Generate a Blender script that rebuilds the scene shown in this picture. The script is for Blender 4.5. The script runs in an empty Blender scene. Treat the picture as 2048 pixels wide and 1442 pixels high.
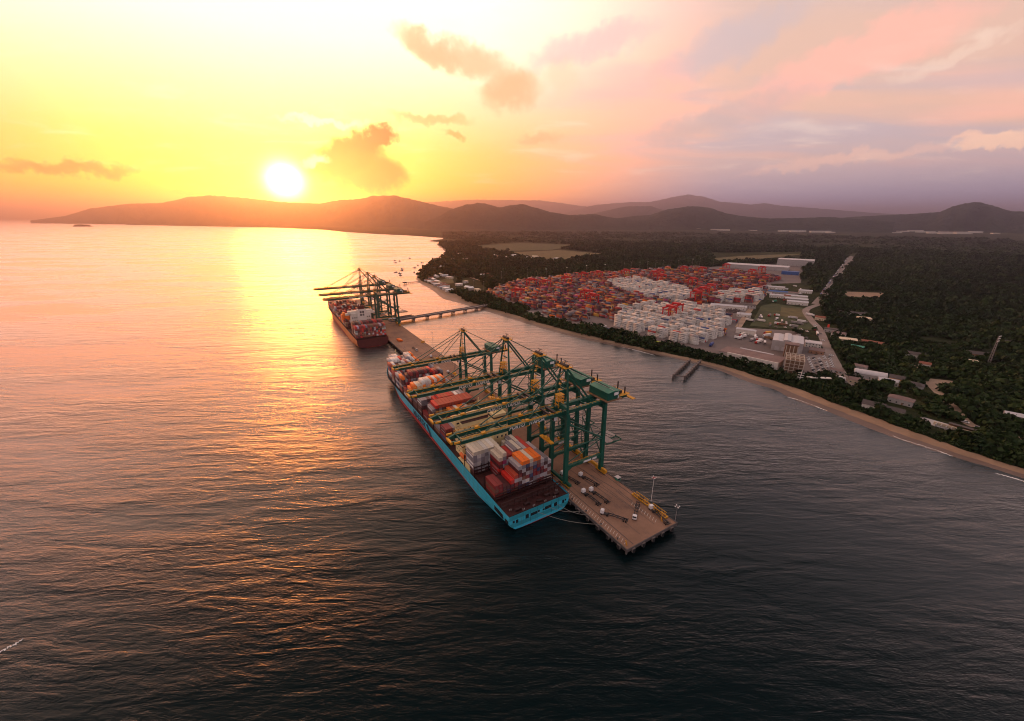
import bpy, math, random
import numpy as np
from mathutils import Vector, Matrix
from mathutils.geometry import tessellate_polygon

R = math.radians
scene = bpy.context.scene
C = scene.collection
rnd = random.Random(7)

# ------------------------------------------------------------------ camera
CAM_H, FOC, HZ = 170.0, 826.0, 434.5          # metres, focal length and horizon row in photo pixels
PITCH = math.atan((721 - HZ) / FOC)
SP, CP = math.sin(PITCH), math.cos(PITCH)
cam_d = bpy.data.cameras.new('camera')
cam_d.sensor_width = 36.0
cam_d.lens = FOC / 2048 * 36
cam_d.clip_start = 1.0
cam_d.clip_end = 250000.0
cam = bpy.data.objects.new('camera', cam_d)
cam.location = (0, 0, CAM_H)
cam.rotation_euler = (math.pi / 2 - PITCH, 0, 0)
C.objects.link(cam)
scene.camera = cam

# survey: plan position of a point at height z whose bearing was measured in the photograph
def site(px, py, z=2.5):
    u, v = px - 1024, py - 721
    t = (CAM_H - z) / (FOC * SP + v * CP)
    return Vector((u * t, (FOC * CP - v * SP) * t, 0))

def bearing(px, py):
    u, v = px - 1024, py - 721
    return Vector((u, FOC * CP - v * SP, -(FOC * SP + v * CP))).normalized()

# ------------------------------------------------------------------ render settings
scene.render.engine = 'CYCLES'
cy = scene.cycles
cy.max_bounces = 5; cy.diffuse_bounces = 2; cy.glossy_bounces = 3; cy.transmission_bounces = 2
cy.volume_bounces = 0; cy.transparent_max_bounces = 6
cy.sample_clamp_indirect = 4.0; cy.sample_clamp_direct = 0.0
cy.caustics_reflective = False; cy.caustics_refractive = False
cy.use_denoising = True
cy.use_adaptive_sampling = True; cy.adaptive_threshold = 0.02; cy.filter_width = 1.05; cy.adaptive_min_samples = 16
scene.view_settings.view_transform = 'Standard'
scene.view_settings.look = 'None'
scene.view_settings.gamma = 1.0
scene.view_settings.use_curve_mapping = False
scene.view_settings.exposure = 0.42

# ------------------------------------------------------------------ sun and sky
SUN = bearing(570, 366)
SUN_EL = math.asin(SUN.z); SUN_AZ = math.atan2(SUN.x, SUN.y)
sun_d = bpy.data.lights.new('sun', 'SUN')
sun_d.energy = 1.4
sun_d.angle = R(12)
sun_d.color = (1.0, 0.27, 0.03)
sun = bpy.data.objects.new('sun', sun_d)
sun.rotation_euler = SUN.to_track_quat('Z', 'Y').to_euler()
C.objects.link(sun)

world = bpy.data.worlds.new('World'); scene.world = world
world.use_nodes = True
nt = world.node_tree; nt.nodes.clear()
world.cycles.sampling_method = 'MANUAL'; world.cycles.sample_map_resolution = 512

class NG:
    """small helper that writes math into a node tree"""
    def __init__(s, nt): s.nt = nt
    def n(s, t, **k):
        o = s.nt.nodes.new(t)
        for a, b in k.items(): setattr(o, a, b)
        return o
    def put(s, sock, v):
        if isinstance(v, bpy.types.NodeSocket): s.nt.links.new(v, sock)
        else: sock.default_value = v
    def m(s, op, a, b=0.0, c=0.0):
        o = s.n('ShaderNodeMath', operation=op)
        for i, v in enumerate((a, b, c)): s.put(o.inputs[i], v)
        return o.outputs[0]
    def vm(s, op, a, b=None):
        o = s.n('ShaderNodeVectorMath', operation=op)
        s.put(o.inputs[0], a)
        if b is not None: s.put(o.inputs[1], b)
        return o.outputs['Value'] if op in ('DOT_PRODUCT', 'LENGTH') else o.outputs[0]
    def ramp(s, f, pts, interp='EASE'):
        o = s.n('ShaderNodeValToRGB'); o.color_ramp.interpolation = interp
        e = o.color_ramp.elements
        while len(e) < len(pts): e.new(0.5)
        for i, (p, c) in enumerate(pts):
            e[i].position = p; e[i].color = (*c, 1) if len(c) == 3 else c
        s.put(o.inputs[0], f); return o.outputs[0]
    def mapr(s, f, a, b, c=0.0, d=1.0, smooth=True):
        o = s.n('ShaderNodeMapRange', interpolation_type='SMOOTHSTEP' if smooth else 'LINEAR')
        o.clamp = True
        for i, v in enumerate((f, a, b, c, d)): s.put(o.inputs[i], v)
        return o.outputs[0]
    def mix(s, f, a, b, mode='MIX'):
        o = s.n('ShaderNodeMix', data_type='RGBA', blend_type=mode)
        s.put(o.inputs[0], f)
        for i, v in ((6, a), (7, b)):
            s.put(o.inputs[i], (*v, 1) if isinstance(v, tuple) and len(v) == 3 else v)
        return o.outputs[2]
    def noise(s, vec, scale, detail=4, rough=0.55, dist=0.0, out=0):
        o = s.n('ShaderNodeTexNoise')
        s.put(o.inputs['Vector'], vec); s.put(o.inputs['Scale'], scale)
        s.put(o.inputs['Detail'], detail); s.put(o.inputs['Roughness'], rough); s.put(o.inputs['Distortion'], dist)
        return o.outputs[out]
    def mapping(s, vec, rot=(0, 0, 0), scale=(1, 1, 1), loc=(0, 0, 0)):
        o = s.n('ShaderNodeMapping')
        s.put(o.inputs[0], vec); o.inputs[1].default_value = loc; o.inputs[2].default_value = rot; o.inputs[3].default_value = scale
        return o.outputs[0]

def build_sky():
    g = NG(nt)
    D = g.vm('NORMALIZE', g.n('ShaderNodeTexCoord').outputs['Generated'])
    sep = g.n('ShaderNodeSeparateXYZ'); g.put(sep.inputs[0], D)
    x, y, z = sep.outputs
    zc = g.m('MAXIMUM', z, 0.0)
    el = g.m('DIVIDE', g.m('MULTIPLY', g.m('ARCSINE', zc), 57.2958), 60.0)     # 0..1 over sixty degrees
    cosang = g.vm('DOT_PRODUCT', D, tuple(SUN))
    ang = g.m('MULTIPLY', g.m('ARCCOSINE', g.m('MINIMUM', cosang, 0.99999)), 57.2958)
    # horizontal angle from the sun
    hl = g.m('MAXIMUM', g.m('SQRT', g.m('ADD', g.m('MULTIPLY', x, x), g.m('MULTIPLY', y, y))), 0.02)
    hd = g.m('DIVIDE', g.m('ADD', g.m('MULTIPLY', x, math.sin(SUN_AZ)), g.m('MULTIPLY', y, math.cos(SUN_AZ))), hl)
    haz = g.m('MULTIPLY', g.m('ARCCOSINE', g.m('MAXIMUM', g.m('MINIMUM', hd, 0.9999), -0.9999)), 57.2958)
    # cloud-deck coordinates: the sky as a layer overhead, so streaks flatten towards the horizon
    dz = g.m('ADD', zc, 0.10)
    comb = g.n('ShaderNodeCombineXYZ'); g.put(comb.inputs[0], g.m('DIVIDE', x, dz)); g.put(comb.inputs[1], g.m('DIVIDE', y, dz))
    cl = comb.outputs[0]
    warm = g.ramp(el, [(0.0, (1.35, 0.42, 0.05)), (0.05, (1.6, 0.52, 0.035)), (0.125, (1.9, 0.52, 0.12)), (0.21, (2.1, 0.66, 0.38)),
                       (0.30, (2.2, 1.0, 0.70)), (0.42, (2.1, 1.25, 0.88)), (0.52, (1.6, 1.05, 0.76)), (0.72, (0.80, 0.60, 0.48)), (1.0, (0.36, 0.32, 0.31))], 'LINEAR')
    cool = g.ramp(el, [(0.0, (0.25, 0.29, 0.52)), (0.05, (0.40, 0.34, 0.42)), (0.13, (0.70, 0.42, 0.31)),
                       (0.28, (0.66, 0.42, 0.32)), (0.42, (0.52, 0.42, 0.41)), (0.55, (0.45, 0.38, 0.39)), (0.75, (0.38, 0.34, 0.34)), (1.0, (0.36, 0.32, 0.32))], 'LINEAR')
    back = g.ramp(el, [(0.0, (0.28, 0.28, 0.38)), (0.2, (0.38, 0.34, 0.40)), (0.45, (0.36, 0.34, 0.39)), (0.75, (0.36, 0.34, 0.37)), (1.0, (0.36, 0.33, 0.34))], 'LINEAR')
    col = g.mix(g.mapr(haz, 19.0, 54.0), warm, cool)
    col = g.mix(g.mapr(haz, 70.0, 150.0), col, back)
    # physical clear sky underneath the veil of cloud
    sk = g.n('ShaderNodeTexSky', sky_type='NISHITA'); sk.sun_disc = False
    sk.sun_elevation = SUN_EL; sk.sun_rotation = SUN_AZ; sk.altitude = 170; sk.dust_density = 3.0; sk.air_density = 1.2
    nis = g.vm('SCALE', sk.outputs[0]); nis.node.inputs['Scale'].default_value = 0.015
    # soft layered cloud
    n1 = g.noise(g.mapping(cl, rot=(0, 0, R(-20)), scale=(0.55, 1.0, 1)), 0.85, 5, 0.48, 0.5)
    n2 = g.noise(g.mapping(cl, rot=(0, 0, R(-26)), scale=(0.32, 0.85, 1), loc=(3.1, 7.7, 0)), 1.25, 5, 0.5, 0.5)
    n3 = g.noise(g.mapping(cl, rot=(0, 0, R(10)), scale=(0.6, 0.9, 1), loc=(8.3, 1.7, 0)), 2.6, 6, 0.6, 0.5)
    right = g.mapr(haz, 22.0, 55.0)
    pink = g.m('MULTIPLY', g.m('MULTIPLY', g.mapr(n1, 0.48, 0.66), right), g.mapr(z, 0.04, 0.16))
    col = g.mix(g.m('MULTIPLY', pink, 0.75), col, (0.95, 0.46, 0.33))
    grey = g.m('MULTIPLY', g.m('MULTIPLY', g.mapr(n2, 0.44, 0.66), right), g.mapr(z, 0.03, 0.14))
    col = g.mix(g.m('MULTIPLY', grey, 0.95), col, (0.48, 0.38, 0.40))
    lite = g.m('MULTIPLY', g.mapr(n3, 0.52, 0.72), g.mapr(z, 0.02, 0.12))
    col = g.mix(g.m('MULTIPLY', lite, 0.34), col, (0.96, 0.74, 0.58))
    # glare round the sun
    gl = g.m('EXPONENT', g.m('MULTIPLY', g.m('POWER', g.m('DIVIDE', ang, 6.0), 2.0), -1.0))
    col = g.mix(1.0, col, g.mix(gl, (0, 0, 0), (0.8, 0.55, 0.0)), 'ADD')
    wide = g.m('EXPONENT', g.m('MULTIPLY', g.m('POWER', g.m('DIVIDE', ang, 15.0), 2.0), -1.0))
    col = g.mix(1.0, col, g.mix(wide, (0, 0, 0), (2.3, 0.68, 0.03)), 'ADD')
    # broken low cloud seen against the light: separate banks at their own bearings
    dist = g.n('ShaderNodeTexNoise'); g.put(dist.inputs['Vector'], D); dist.inputs['Scale'].default_value = 14.0
    dist.inputs['Detail'].default_value = 7; dist.inputs['Roughness'].default_value = 0.62
    wob = g.vm('SCALE', g.vm('SUBTRACT', dist.outputs['Color'], (0.5, 0.5, 0.5))); wob.node.inputs['Scale'].default_value = 0.06
    fine = g.n('ShaderNodeTexNoise'); g.put(fine.inputs['Vector'], D); fine.inputs['Scale'].default_value = 46.0; fine.inputs['Detail'].default_value = 4
    wob2 = g.vm('SCALE', g.vm('SUBTRACT', fine.outputs['Color'], (0.5, 0.5, 0.5))); wob2.node.inputs['Scale'].default_value = 0.03
    Dw = g.vm('ADD', g.vm('ADD', D, wob), wob2)
    def bank(px, py, wdeg, hdeg, tilt, colr, strength, edge=0.0):
        nonlocal col
        d = bearing(px, py)
        rt = Vector((d.y, -d.x, 0)).normalized(); up = rt.cross(d)
        a, b = math.cos(R(tilt)), math.sin(R(tilt))
        r2 = rt * a + up * b; u2 = up * a - rt * b
        p = g.m('DIVIDE', g.vm('DOT_PRODUCT', Dw, tuple(r2)), math.sin(R(wdeg)))
        q0 = u2.dot(d)
        q = g.m('DIVIDE', g.vm('DOT_PRODUCT', Dw, tuple(u2)), math.sin(R(hdeg)))
        rr = g.m('ADD', g.m('MULTIPLY', p, p), g.m('MULTIPLY', q, q))
        front = g.mapr(g.vm('DOT_PRODUCT', D, tuple(d)), 0.6, 0.8)
        f = g.m('MULTIPLY', g.m('MULTIPLY', g.mapr(rr, 1.0, edge, 0.0, 1.0), front), strength)
        col = g.mix(f, col, colr)
    bank(692, 308, 6.6, 2.2, 24, (0.42, 0.05, 0.0), 1.0, 0.25)
    bank(735, 345, 5.2, 3.0, 0, (0.6, 0.09, 0.0), 0.95, 0.25)
    bank(752, 276, 3.8, 1.2, 8, (0.35, 0.05, 0.0), 1.0, 0.25)
    bank(130, 330, 6.5, 0.8, 0, (0.8, 0.20, 0.02), 0.9)
    bank(850, 96, 5.0, 1.8, -28, (0.9, 0.40, 0.19), 0.85)
    bank(930, 120, 7.5, 2.0, -14, (0.9, 0.40, 0.20), 0.85)
    bank(1020, 182, 4.6, 2.5, 14, (0.88, 0.36, 0.16), 0.85)
    bank(1125, 160, 2.2, 2.6, 0, (0.98, 0.56, 0.36), 0.6)
    bank(860, 236, 5.5, 0.7, 0, (0.95, 0.40, 0.13), 0.8)
    bank(905, 272, 1.6, 0.6, -20, (0.85, 0.32, 0.06), 0.8)
    bank(640, 244, 6.0, 0.55, 2, (2.2, 1.1, 0.7), 0.6)
    bank(625, 322, 1.8, 0.8, 20, (2.6, 1.4, 0.8), 0.6)
    bank(1080, 280, 3.2, 0.8, 0, (0.85, 0.38, 0.17), 0.7)
    bank(1340, 155, 3.0, 2.0, 0, (1.05, 0.46, 0.32), 0.7, 0.0)
    bank(1700, 120, 11.0, 2.6, 16, (0.98, 0.43, 0.33), 0.7, 0.0)
    bank(1180, 90, 9.0, 2.0, 12, (0.52, 0.43, 0.42), 0.7, 0.0)
    bank(1450, 90, 9.0, 2.4, 18, (0.48, 0.40, 0.42), 0.7, 0.0)
    bank(1430, 240, 10.0, 1.8, 12, (0.50, 0.36, 0.34), 0.7, 0.0)
    bank(1900, 110, 5.0, 0.7, 18, (0.85, 0.64, 0.50), 0.4, 0.0)
    bank(2010, 280, 4.0, 0.6, -4, (1.05, 0.62, 0.40), 0.7, 0.1)
    bank(1700, 316, 12.0, 0.7, 6, (0.95, 0.54, 0.39), 0.45, 0.0)
    # low dark stratus bar just over the ridge
    bank(450, 388, 5.5, 0.35, 0, (0.95, 0.33, 0.02), 0.6)
    disc = g.m('EXPONENT', g.m('MULTIPLY', g.m('POWER', g.m('DIVIDE', ang, 1.55), 2.0), -1.0))
    col = g.mix(1.0, col, g.mix(disc, (0, 0, 0), (6.0, 5.2, 4.4)), 'ADD')
    col = g.mix(1.0, col, nis, 'ADD')
    bg = g.n('ShaderNodeBackground'); g.put(bg.inputs[0], col); bg.inputs[1].default_value = 1.0
    out = g.n('ShaderNodeOutputWorld'); nt.links.new(bg.outputs[0], out.inputs[0])
build_sky()

# ------------------------------------------------------------------ materials
M = {}
def mat(name, color, rough=0.6, var=0.12, scale=0.4, metal=0.0, spec=0.4, dirt=None, bump=0.0, detail=5):
    m = bpy.data.materials.new(name); m.use_nodes = True
    t = m.node_tree; g = NG(t); b = t.nodes['Principled BSDF']
    co = g.n('ShaderNodeTexCoord').outputs['Object']
    n = g.noise(co, scale, detail, 0.6)
    lo = tuple(c * (1 - var) for c in color); hi = tuple(min(1, c * (1 + var)) for c in color)
    c = g.ramp(n, [(0.3, lo), (0.7, hi)], 'LINEAR')
    if dirt:
        n2 = g.noise(g.mapping(co, scale=dirt[2] if len(dirt) > 2 else (1, 1, 0.25)), scale * 2.3, 6, 0.65)
        c = g.mix(g.m('MULTIPLY', g.mapr(n2, 0.52, 0.72), dirt[1]), c, dirt[0])
    t.links.new(c, b.inputs['Base Color'])
    b.inputs['Roughness'].default_value = rough
    b.inputs['Metallic'].default_value = metal
    b.inputs['Specular IOR Level'].default_value = spec
    if bump:
        bm = g.n('ShaderNodeBump'); bm.inputs['Strength'].default_value = 0.6; bm.inputs['Distance'].default_value = bump
        g.put(bm.inputs['Height'], n); t.links.new(bm.outputs[0], b.inputs['Normal'])
    M[name] = m
    return m

mat('crane_green', (0.007, 0.092, 0.062), 0.45, 0.15, 0.2)
mat('crane_roof_green', (0.012, 0.155, 0.098), 0.5, 0.12, 0.3)
mat('safety_yellow', (0.62, 0.30, 0.02), 0.55, 0.2, 0.5)
mat('dark_steel', (0.035, 0.03, 0.03), 0.55, 0.3, 0.5)
mat('white_paint', (0.78, 0.76, 0.72), 0.5, 0.06, 0.3)
mat('sign_white', (0.85, 0.84, 0.80), 0.6, 0.03, 0.3)
mat('hull_turquoise', (0.05, 0.54, 0.74), 0.45, 0.10, 0.12, dirt=((0.13, 0.22, 0.18), 0.6, (2.6, 2.6, 0.12)))
def hull_plates(name):
    m = M[name]; t = m.node_tree; g = NG(t); b = t.nodes['Principled BSDF']
    src = b.inputs['Base Color'].links[0].from_socket
    sp = g.n('ShaderNodeSeparateXYZ'); g.put(sp.inputs[0], g.n('ShaderNodeTexCoord').outputs['Object'])
    cb = g.n('ShaderNodeCombineXYZ'); g.put(cb.inputs[0], sp.outputs[1]); g.put(cb.inputs[1], sp.outputs[2])
    br = g.n('ShaderNodeTexBrick'); g.put(br.inputs['Vector'], cb.outputs[0]); br.inputs['Scale'].default_value = 1.0
    br.inputs['Brick Width'].default_value = 11.0; br.inputs['Row Height'].default_value = 2.6; br.inputs['Mortar Size'].default_value = 0.10
    br.inputs['Color1'].default_value = (1, 1, 1, 1); br.inputs['Color2'].default_value = (0.84, 0.88, 0.86, 1); br.inputs['Mortar'].default_value = (0.62, 0.62, 0.58, 1)
    c = g.mix(1.0, src, br.outputs['Color'], 'MULTIPLY')
    rust = g.noise(g.mapping(cb.outputs[0], scale=(0.9, 0.05, 1)), 1.0, 5, 0.7)
    c = g.mix(g.m('MULTIPLY', g.mapr(rust, 0.60, 0.72), 0.5), c, (0.20, 0.085, 0.045))
    t.links.new(c, b.inputs['Base Color'])
hull_plates('hull_turquoise')
mat('hull_flare_orange', (0.72, 0.22, 0.05), 0.5, 0.12, 0.12)  # red far hull with the orange of the sun flare put into its colour
mat('boot_red', (0.40, 0.025, 0.025), 0.6, 0.2, 0.2)
mat('stern_shade_funnel_maroon', (0.10, 0.02, 0.02), 0.6, 0.2, 0.2)  # shade on the far transom put into its colour; also used on that funnel
mat('deck_oxide', (0.042, 0.010, 0.009), 0.7, 0.4, 0.3, dirt=((0.10, 0.032, 0.024), 0.5, (1, 1, 1)))
mat('lashing_steel', (0.035, 0.013, 0.012), 0.65, 0.3, 0.5)
mat('house_cream', (0.86, 0.70, 0.36), 0.5, 0.06, 0.2, dirt=((0.5, 0.36, 0.2), 0.25))
mat('house_white', (0.80, 0.74, 0.64), 0.5, 0.06, 0.2)
mat('glass_dark', (0.02, 0.025, 0.03), 0.15, 0.1, 0.3)
mat('lettering_navy', (0.01, 0.05, 0.09), 0.6, 0.05, 0.3)
mat('lifeboat_orange', (0.80, 0.16, 0.02), 0.45, 0.05, 0.3)
mat('pier_concrete', (0.27, 0.155, 0.10), 0.85, 0.25, 0.05, dirt=((0.13, 0.082, 0.066), 0.8, (0.8, 0.5, 1)))
mat('tyre_black', (0.15, 0.10, 0.08), 0.9, 0.3, 0.5)
mat('pier_edge', (0.10, 0.085, 0.08), 0.8, 0.25, 0.3)
mat('pile_concrete', (0.16, 0.13, 0.115), 0.85, 0.25, 0.3)
mat('rubber', (0.012, 0.012, 0.013), 0.8, 0.2, 0.5)
mat('line_white', (0.62, 0.58, 0.52), 0.8, 0.2, 0.6)
mat('rail_steel', (0.05, 0.04, 0.04), 0.5, 0.2, 0.5)
mat('truck_white', (0.78, 0.76, 0.74), 0.4, 0.04, 0.4)
mat('truck_red', (0.50, 0.03, 0.02), 0.45, 0.06, 0.4)
mat('truck_blue', (0.03, 0.06, 0.25), 0.45, 0.06, 0.4)
mat('rtg_red', (0.55, 0.02, 0.018), 0.5, 0.12, 0.2)
mat('asphalt_yard', (0.15, 0.12, 0.11), 0.9, 0.25, 0.02, dirt=((0.13, 0.10, 0.095), 0.6, (1, 1, 1)))
mat('asphalt_road', (0.25, 0.20, 0.175), 0.9, 0.18, 0.05)
mat('dirt_road', (0.33, 0.23, 0.16), 0.95, 0.25, 0.08)
mat('sand', (0.27, 0.18, 0.115), 0.95, 0.18, 0.05)
mat('wet_sand', (0.15, 0.10, 0.075), 0.55, 0.15, 0.05)
mat('grass', (0.045, 0.056, 0.018), 0.95, 0.45, 0.04, dirt=((0.11, 0.085, 0.035), 0.7, (1, 1, 1)))
mat('dry_grass', (0.10, 0.085, 0.03), 0.95, 0.4, 0.05)
mat('metal_roof', (0.50, 0.48, 0.48), 0.5, 0.08, 0.15)
mat('brown_roof', (0.20, 0.135, 0.12), 0.8, 0.2, 0.1)
mat('tile_roof', (0.24, 0.085, 0.05), 0.8, 0.25, 0.3)
mat('dark_roof', (0.075, 0.06, 0.055), 0.8, 0.25, 0.3)
mat('green_roof', (0.05, 0.24, 0.16), 0.6, 0.15, 0.3)
mat('blue_roof', (0.05, 0.12, 0.32), 0.6, 0.1, 0.3)
mat('plaster_white', (0.72, 0.66, 0.58), 0.8, 0.1, 0.2)
mat('plaster_cream', (0.66, 0.54, 0.38), 0.8, 0.1, 0.2)
mat('plaster_orange', (0.70, 0.34, 0.07), 0.8, 0.1, 0.2)
mat('plaster_grey', (0.42, 0.39, 0.37), 0.8, 0.1, 0.2)
mat('brick_wall', (0.34, 0.19, 0.12), 0.9, 0.2, 0.2)
mat('frame_concrete', (0.52, 0.44, 0.35), 0.85, 0.1, 0.2)
mat('brown_panel', (0.20, 0.11, 0.06), 0.8, 0.2, 0.2)
mat('sign_red', (0.75, 0.06, 0.03), 0.5, 0.05, 0.3)
mat('mast_grey', (0.30, 0.27, 0.26), 0.5, 0.1, 0.4)
mat('bark', (0.07, 0.045, 0.03), 0.9, 0.3, 0.8)
mat('rope', (0.30, 0.28, 0.24), 0.9, 0.1, 1.0)
mat('scrap', (0.10, 0.075, 0.07), 0.8, 0.5, 0.5)
mat('lime_paint', (0.50, 0.62, 0.02), 0.5, 0.05, 0.5)

def lamp_glow():
    m = bpy.data.materials.new('floodlight_lit'); m.use_nodes = True
    b = m.node_tree.nodes['Principled BSDF']
    b.inputs['Base Color'].default_value = (0.8, 0.8, 0.75, 1)
    b.inputs['Emission Color'].default_value = (1.0, 0.85, 0.65, 1); b.inputs['Emission Strength'].default_value = 1.5
    m.cycles.emission_sampling = 'NONE'
    M['floodlight_lit'] = m
lamp_glow()

def crate_paint(name, attr):
    m = bpy.data.materials.new(name); m.use_nodes = True
    t = m.node_tree; g = NG(t); b = t.nodes['Principled BSDF']
    if attr: col = g.n('ShaderNodeAttribute', attribute_name='Col').outputs['Color']
    else: col = g.n('ShaderNodeObjectInfo').outputs['Color']
    co = g.n('ShaderNodeTexCoord').outputs['Object']
    n = g.noise(g.mapping(co, scale=(1, 1, 0.5)), 0.8, 5, 0.65)
    c = g.mix(g.m('MULTIPLY', g.mapr(n, 0.45, 0.75), 0.35), col, (0.13, 0.075, 0.05))
    t.links.new(c, b.inputs['Base Color']); b.inputs['Roughness'].default_value = 0.55
    # corrugated steel
    w = g.n('ShaderNodeTexWave', wave_type='BANDS', bands_direction='Y'); w.inputs['Scale'].default_value = 1.1
    g.put(w.inputs['Vector'], co)
    bm = g.n('ShaderNodeBump'); bm.inputs['Strength'].default_value = 0.25; bm.inputs['Distance'].default_value = 0.04
    g.put(bm.inputs['Height'], w.outputs['Fac']); t.links.new(bm.outputs[0], b.inputs['Normal'])
    M[name] = m
crate_paint('container_paint', False)
crate_paint('container_paint_mass', True)

def foliage(name, a, b_, attr=True):
    m = bpy.data.materials.new(name); m.use_nodes = True
    t = m.node_tree; g = NG(t); b = t.nodes['Principled BSDF']
    if attr: f = g.n('ShaderNodeAttribute', attribute_name='Col').outputs['Fac']
    else: f = g.n('ShaderNodeObjectInfo').outputs['Random']
    geo = g.n('ShaderNodeNewGeometry')
    ri = geo.outputs['Random Per Island']
    k = g.m('ADD', g.m('MULTIPLY', f, 0.65), g.m('MULTIPLY', ri, 0.35))
    c = g.mix(k, a, b_)
    t.links.new(c, b.inputs['Base Color']); b.inputs['Roughness'].default_value = 0.8
    b.inputs['Specular IOR Level'].default_value = 0.15
    M[name] = m
foliage('foliage_mass', (0.006, 0.017, 0.006), (0.034, 0.058, 0.016))
foliage('foliage_tree', (0.007, 0.020, 0.007), (0.040, 0.068, 0.018), False)

def ground_mat():
    m = bpy.data.materials.new('forest_floor'); m.use_nodes = True
    t = m.node_tree; g = NG(t); b = t.nodes['Principled BSDF']
    co = g.n('ShaderNodeTexCoord').outputs['Object']
    n1 = g.noise(co, 0.0022, 6, 0.6); n2 = g.noise(co, 0.035, 6, 0.65); n3 = g.noise(g.mapping(co, scale=(1, 2.2, 1)), 0.0009, 4, 0.55)
    c = g.ramp(n2, [(0.30, (0.014, 0.021, 0.008)), (0.55, (0.028, 0.035, 0.013)), (0.75, (0.05, 0.055, 0.02))], 'LINEAR')
    c = g.mix(g.m('MULTIPLY', g.mapr(n1, 0.50, 0.68), 0.45), c, (0.10, 0.10, 0.032))
    c = g.mix(g.m('MULTIPLY', g.mapr(n3, 0.60, 0.72), 0.5), c, (0.15, 0.13, 0.045))
    t.links.new(c, b.inputs['Base Color']); b.inputs['Roughness'].default_value = 0.95; b.inputs['Specular IOR Level'].default_value = 0.1
    bm = g.n('ShaderNodeBump'); bm.inputs['Strength'].default_value = 1.0; bm.inputs['Distance'].default_value = 8.0
    g.put(bm.inputs['Height'], g.noise(co, 0.07, 5, 0.7)); t.links.new(bm.outputs[0], b.inputs['Normal'])
    M['forest_floor'] = m
    m = bpy.data.materials.new('hill_forest'); m.use_nodes = True
    t = m.node_tree; g = NG(t); b = t.nodes['Principled BSDF']
    co = g.n('ShaderNodeTexCoord').outputs['Object']
    c = g.ramp(g.noise(co, 0.004, 7, 0.65), [(0.3, (0.012, 0.022, 0.016)), (0.7, (0.036, 0.050, 0.032))], 'LINEAR')
    t.links.new(c, b.inputs['Base Color']); b.inputs['Roughness'].default_value = 0.95; b.inputs['Specular IOR Level'].default_value = 0.05
    bm = g.n('ShaderNodeBump'); bm.inputs['Strength'].default_value = 1.0; bm.inputs['Distance'].default_value = 160.0
    g.put(bm.inputs['Height'], g.noise(co, 0.0022, 7, 0.6)); t.links.new(bm.outputs[0], b.inputs['Normal'])
    M['hill_forest'] = m
ground_mat()

def water_mat():
    m = bpy.data.materials.new('sea_water'); m.use_nodes = True
    t = m.node_tree; g = NG(t); b = t.nodes['Principled BSDF']
    co = g.n('ShaderNodeTexCoord').outputs['Object']
    rot = (0, 0, R(-20))
    patch = g.noise(g.mapping(co, rot=rot, scale=(0.35, 1, 1)), 0.010, 4, 0.6)
    w1 = g.noise(g.mapping(co, rot=(0, 0, R(-17)), scale=(0.028, 0.125, 1)), 1.0, 3, 0.55, 0.6)
    w2 = g.noise(g.mapping(co, rot=(0, 0, R(-27)), scale=(0.13, 0.42, 1)), 1.0, 3, 0.6, 0.4)
    w3 = g.noise(g.mapping(co, rot=(0, 0, R(-8)), scale=(0.6, 1.5, 1)), 1.0, 3, 0.65)
    h = g.m('ADD', g.m('MULTIPLY', w1, 1.7), g.m('ADD', g.m('MULTIPLY', w2, 0.62), g.m('MULTIPLY', w3, 0.22)))
    h = g.m('MULTIPLY', h, g.mapr(patch, 0.35, 0.65, 0.35, 1.25))
    bm = g.n('ShaderNodeBump'); bm.inputs['Strength'].default_value = 1.0; bm.inputs['Distance'].default_value = 0.75
    g.put(bm.inputs['Height'], h)
    t.nodes.remove(b)
    body = g.n('ShaderNodeBsdfDiffuse'); body.inputs[0].default_value = (0.001, 0.007, 0.0085, 1)
    gloss = g.n('ShaderNodeBsdfGlossy'); gloss.inputs[0].default_value = (1, 1, 1, 1)
    g.put(gloss.inputs['Roughness'], g.mapr(patch, 0.35, 0.65, 0.22, 0.33)); t.links.new(bm.outputs[0], gloss.inputs['Normal'])
    lw = g.n('ShaderNodeLayerWeight'); lw.inputs[0].default_value = 0.5; t.links.new(bm.outputs[0], lw.inputs['Normal'])
    fr = g.m('ADD', g.m('MULTIPLY', g.m('POWER', lw.outputs['Facing'], 3.6), 0.99), 0.003)
    mx = g.n('ShaderNodeMixShader'); g.put(mx.inputs[0], fr); t.links.new(body.outputs[0], mx.inputs[1]); t.links.new(gloss.outputs[0], mx.inputs[2])
    t.links.new(mx.outputs[0], t.nodes['Material Output'].inputs['Surface'])
    M['sea_water'] = m
water_mat()

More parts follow.
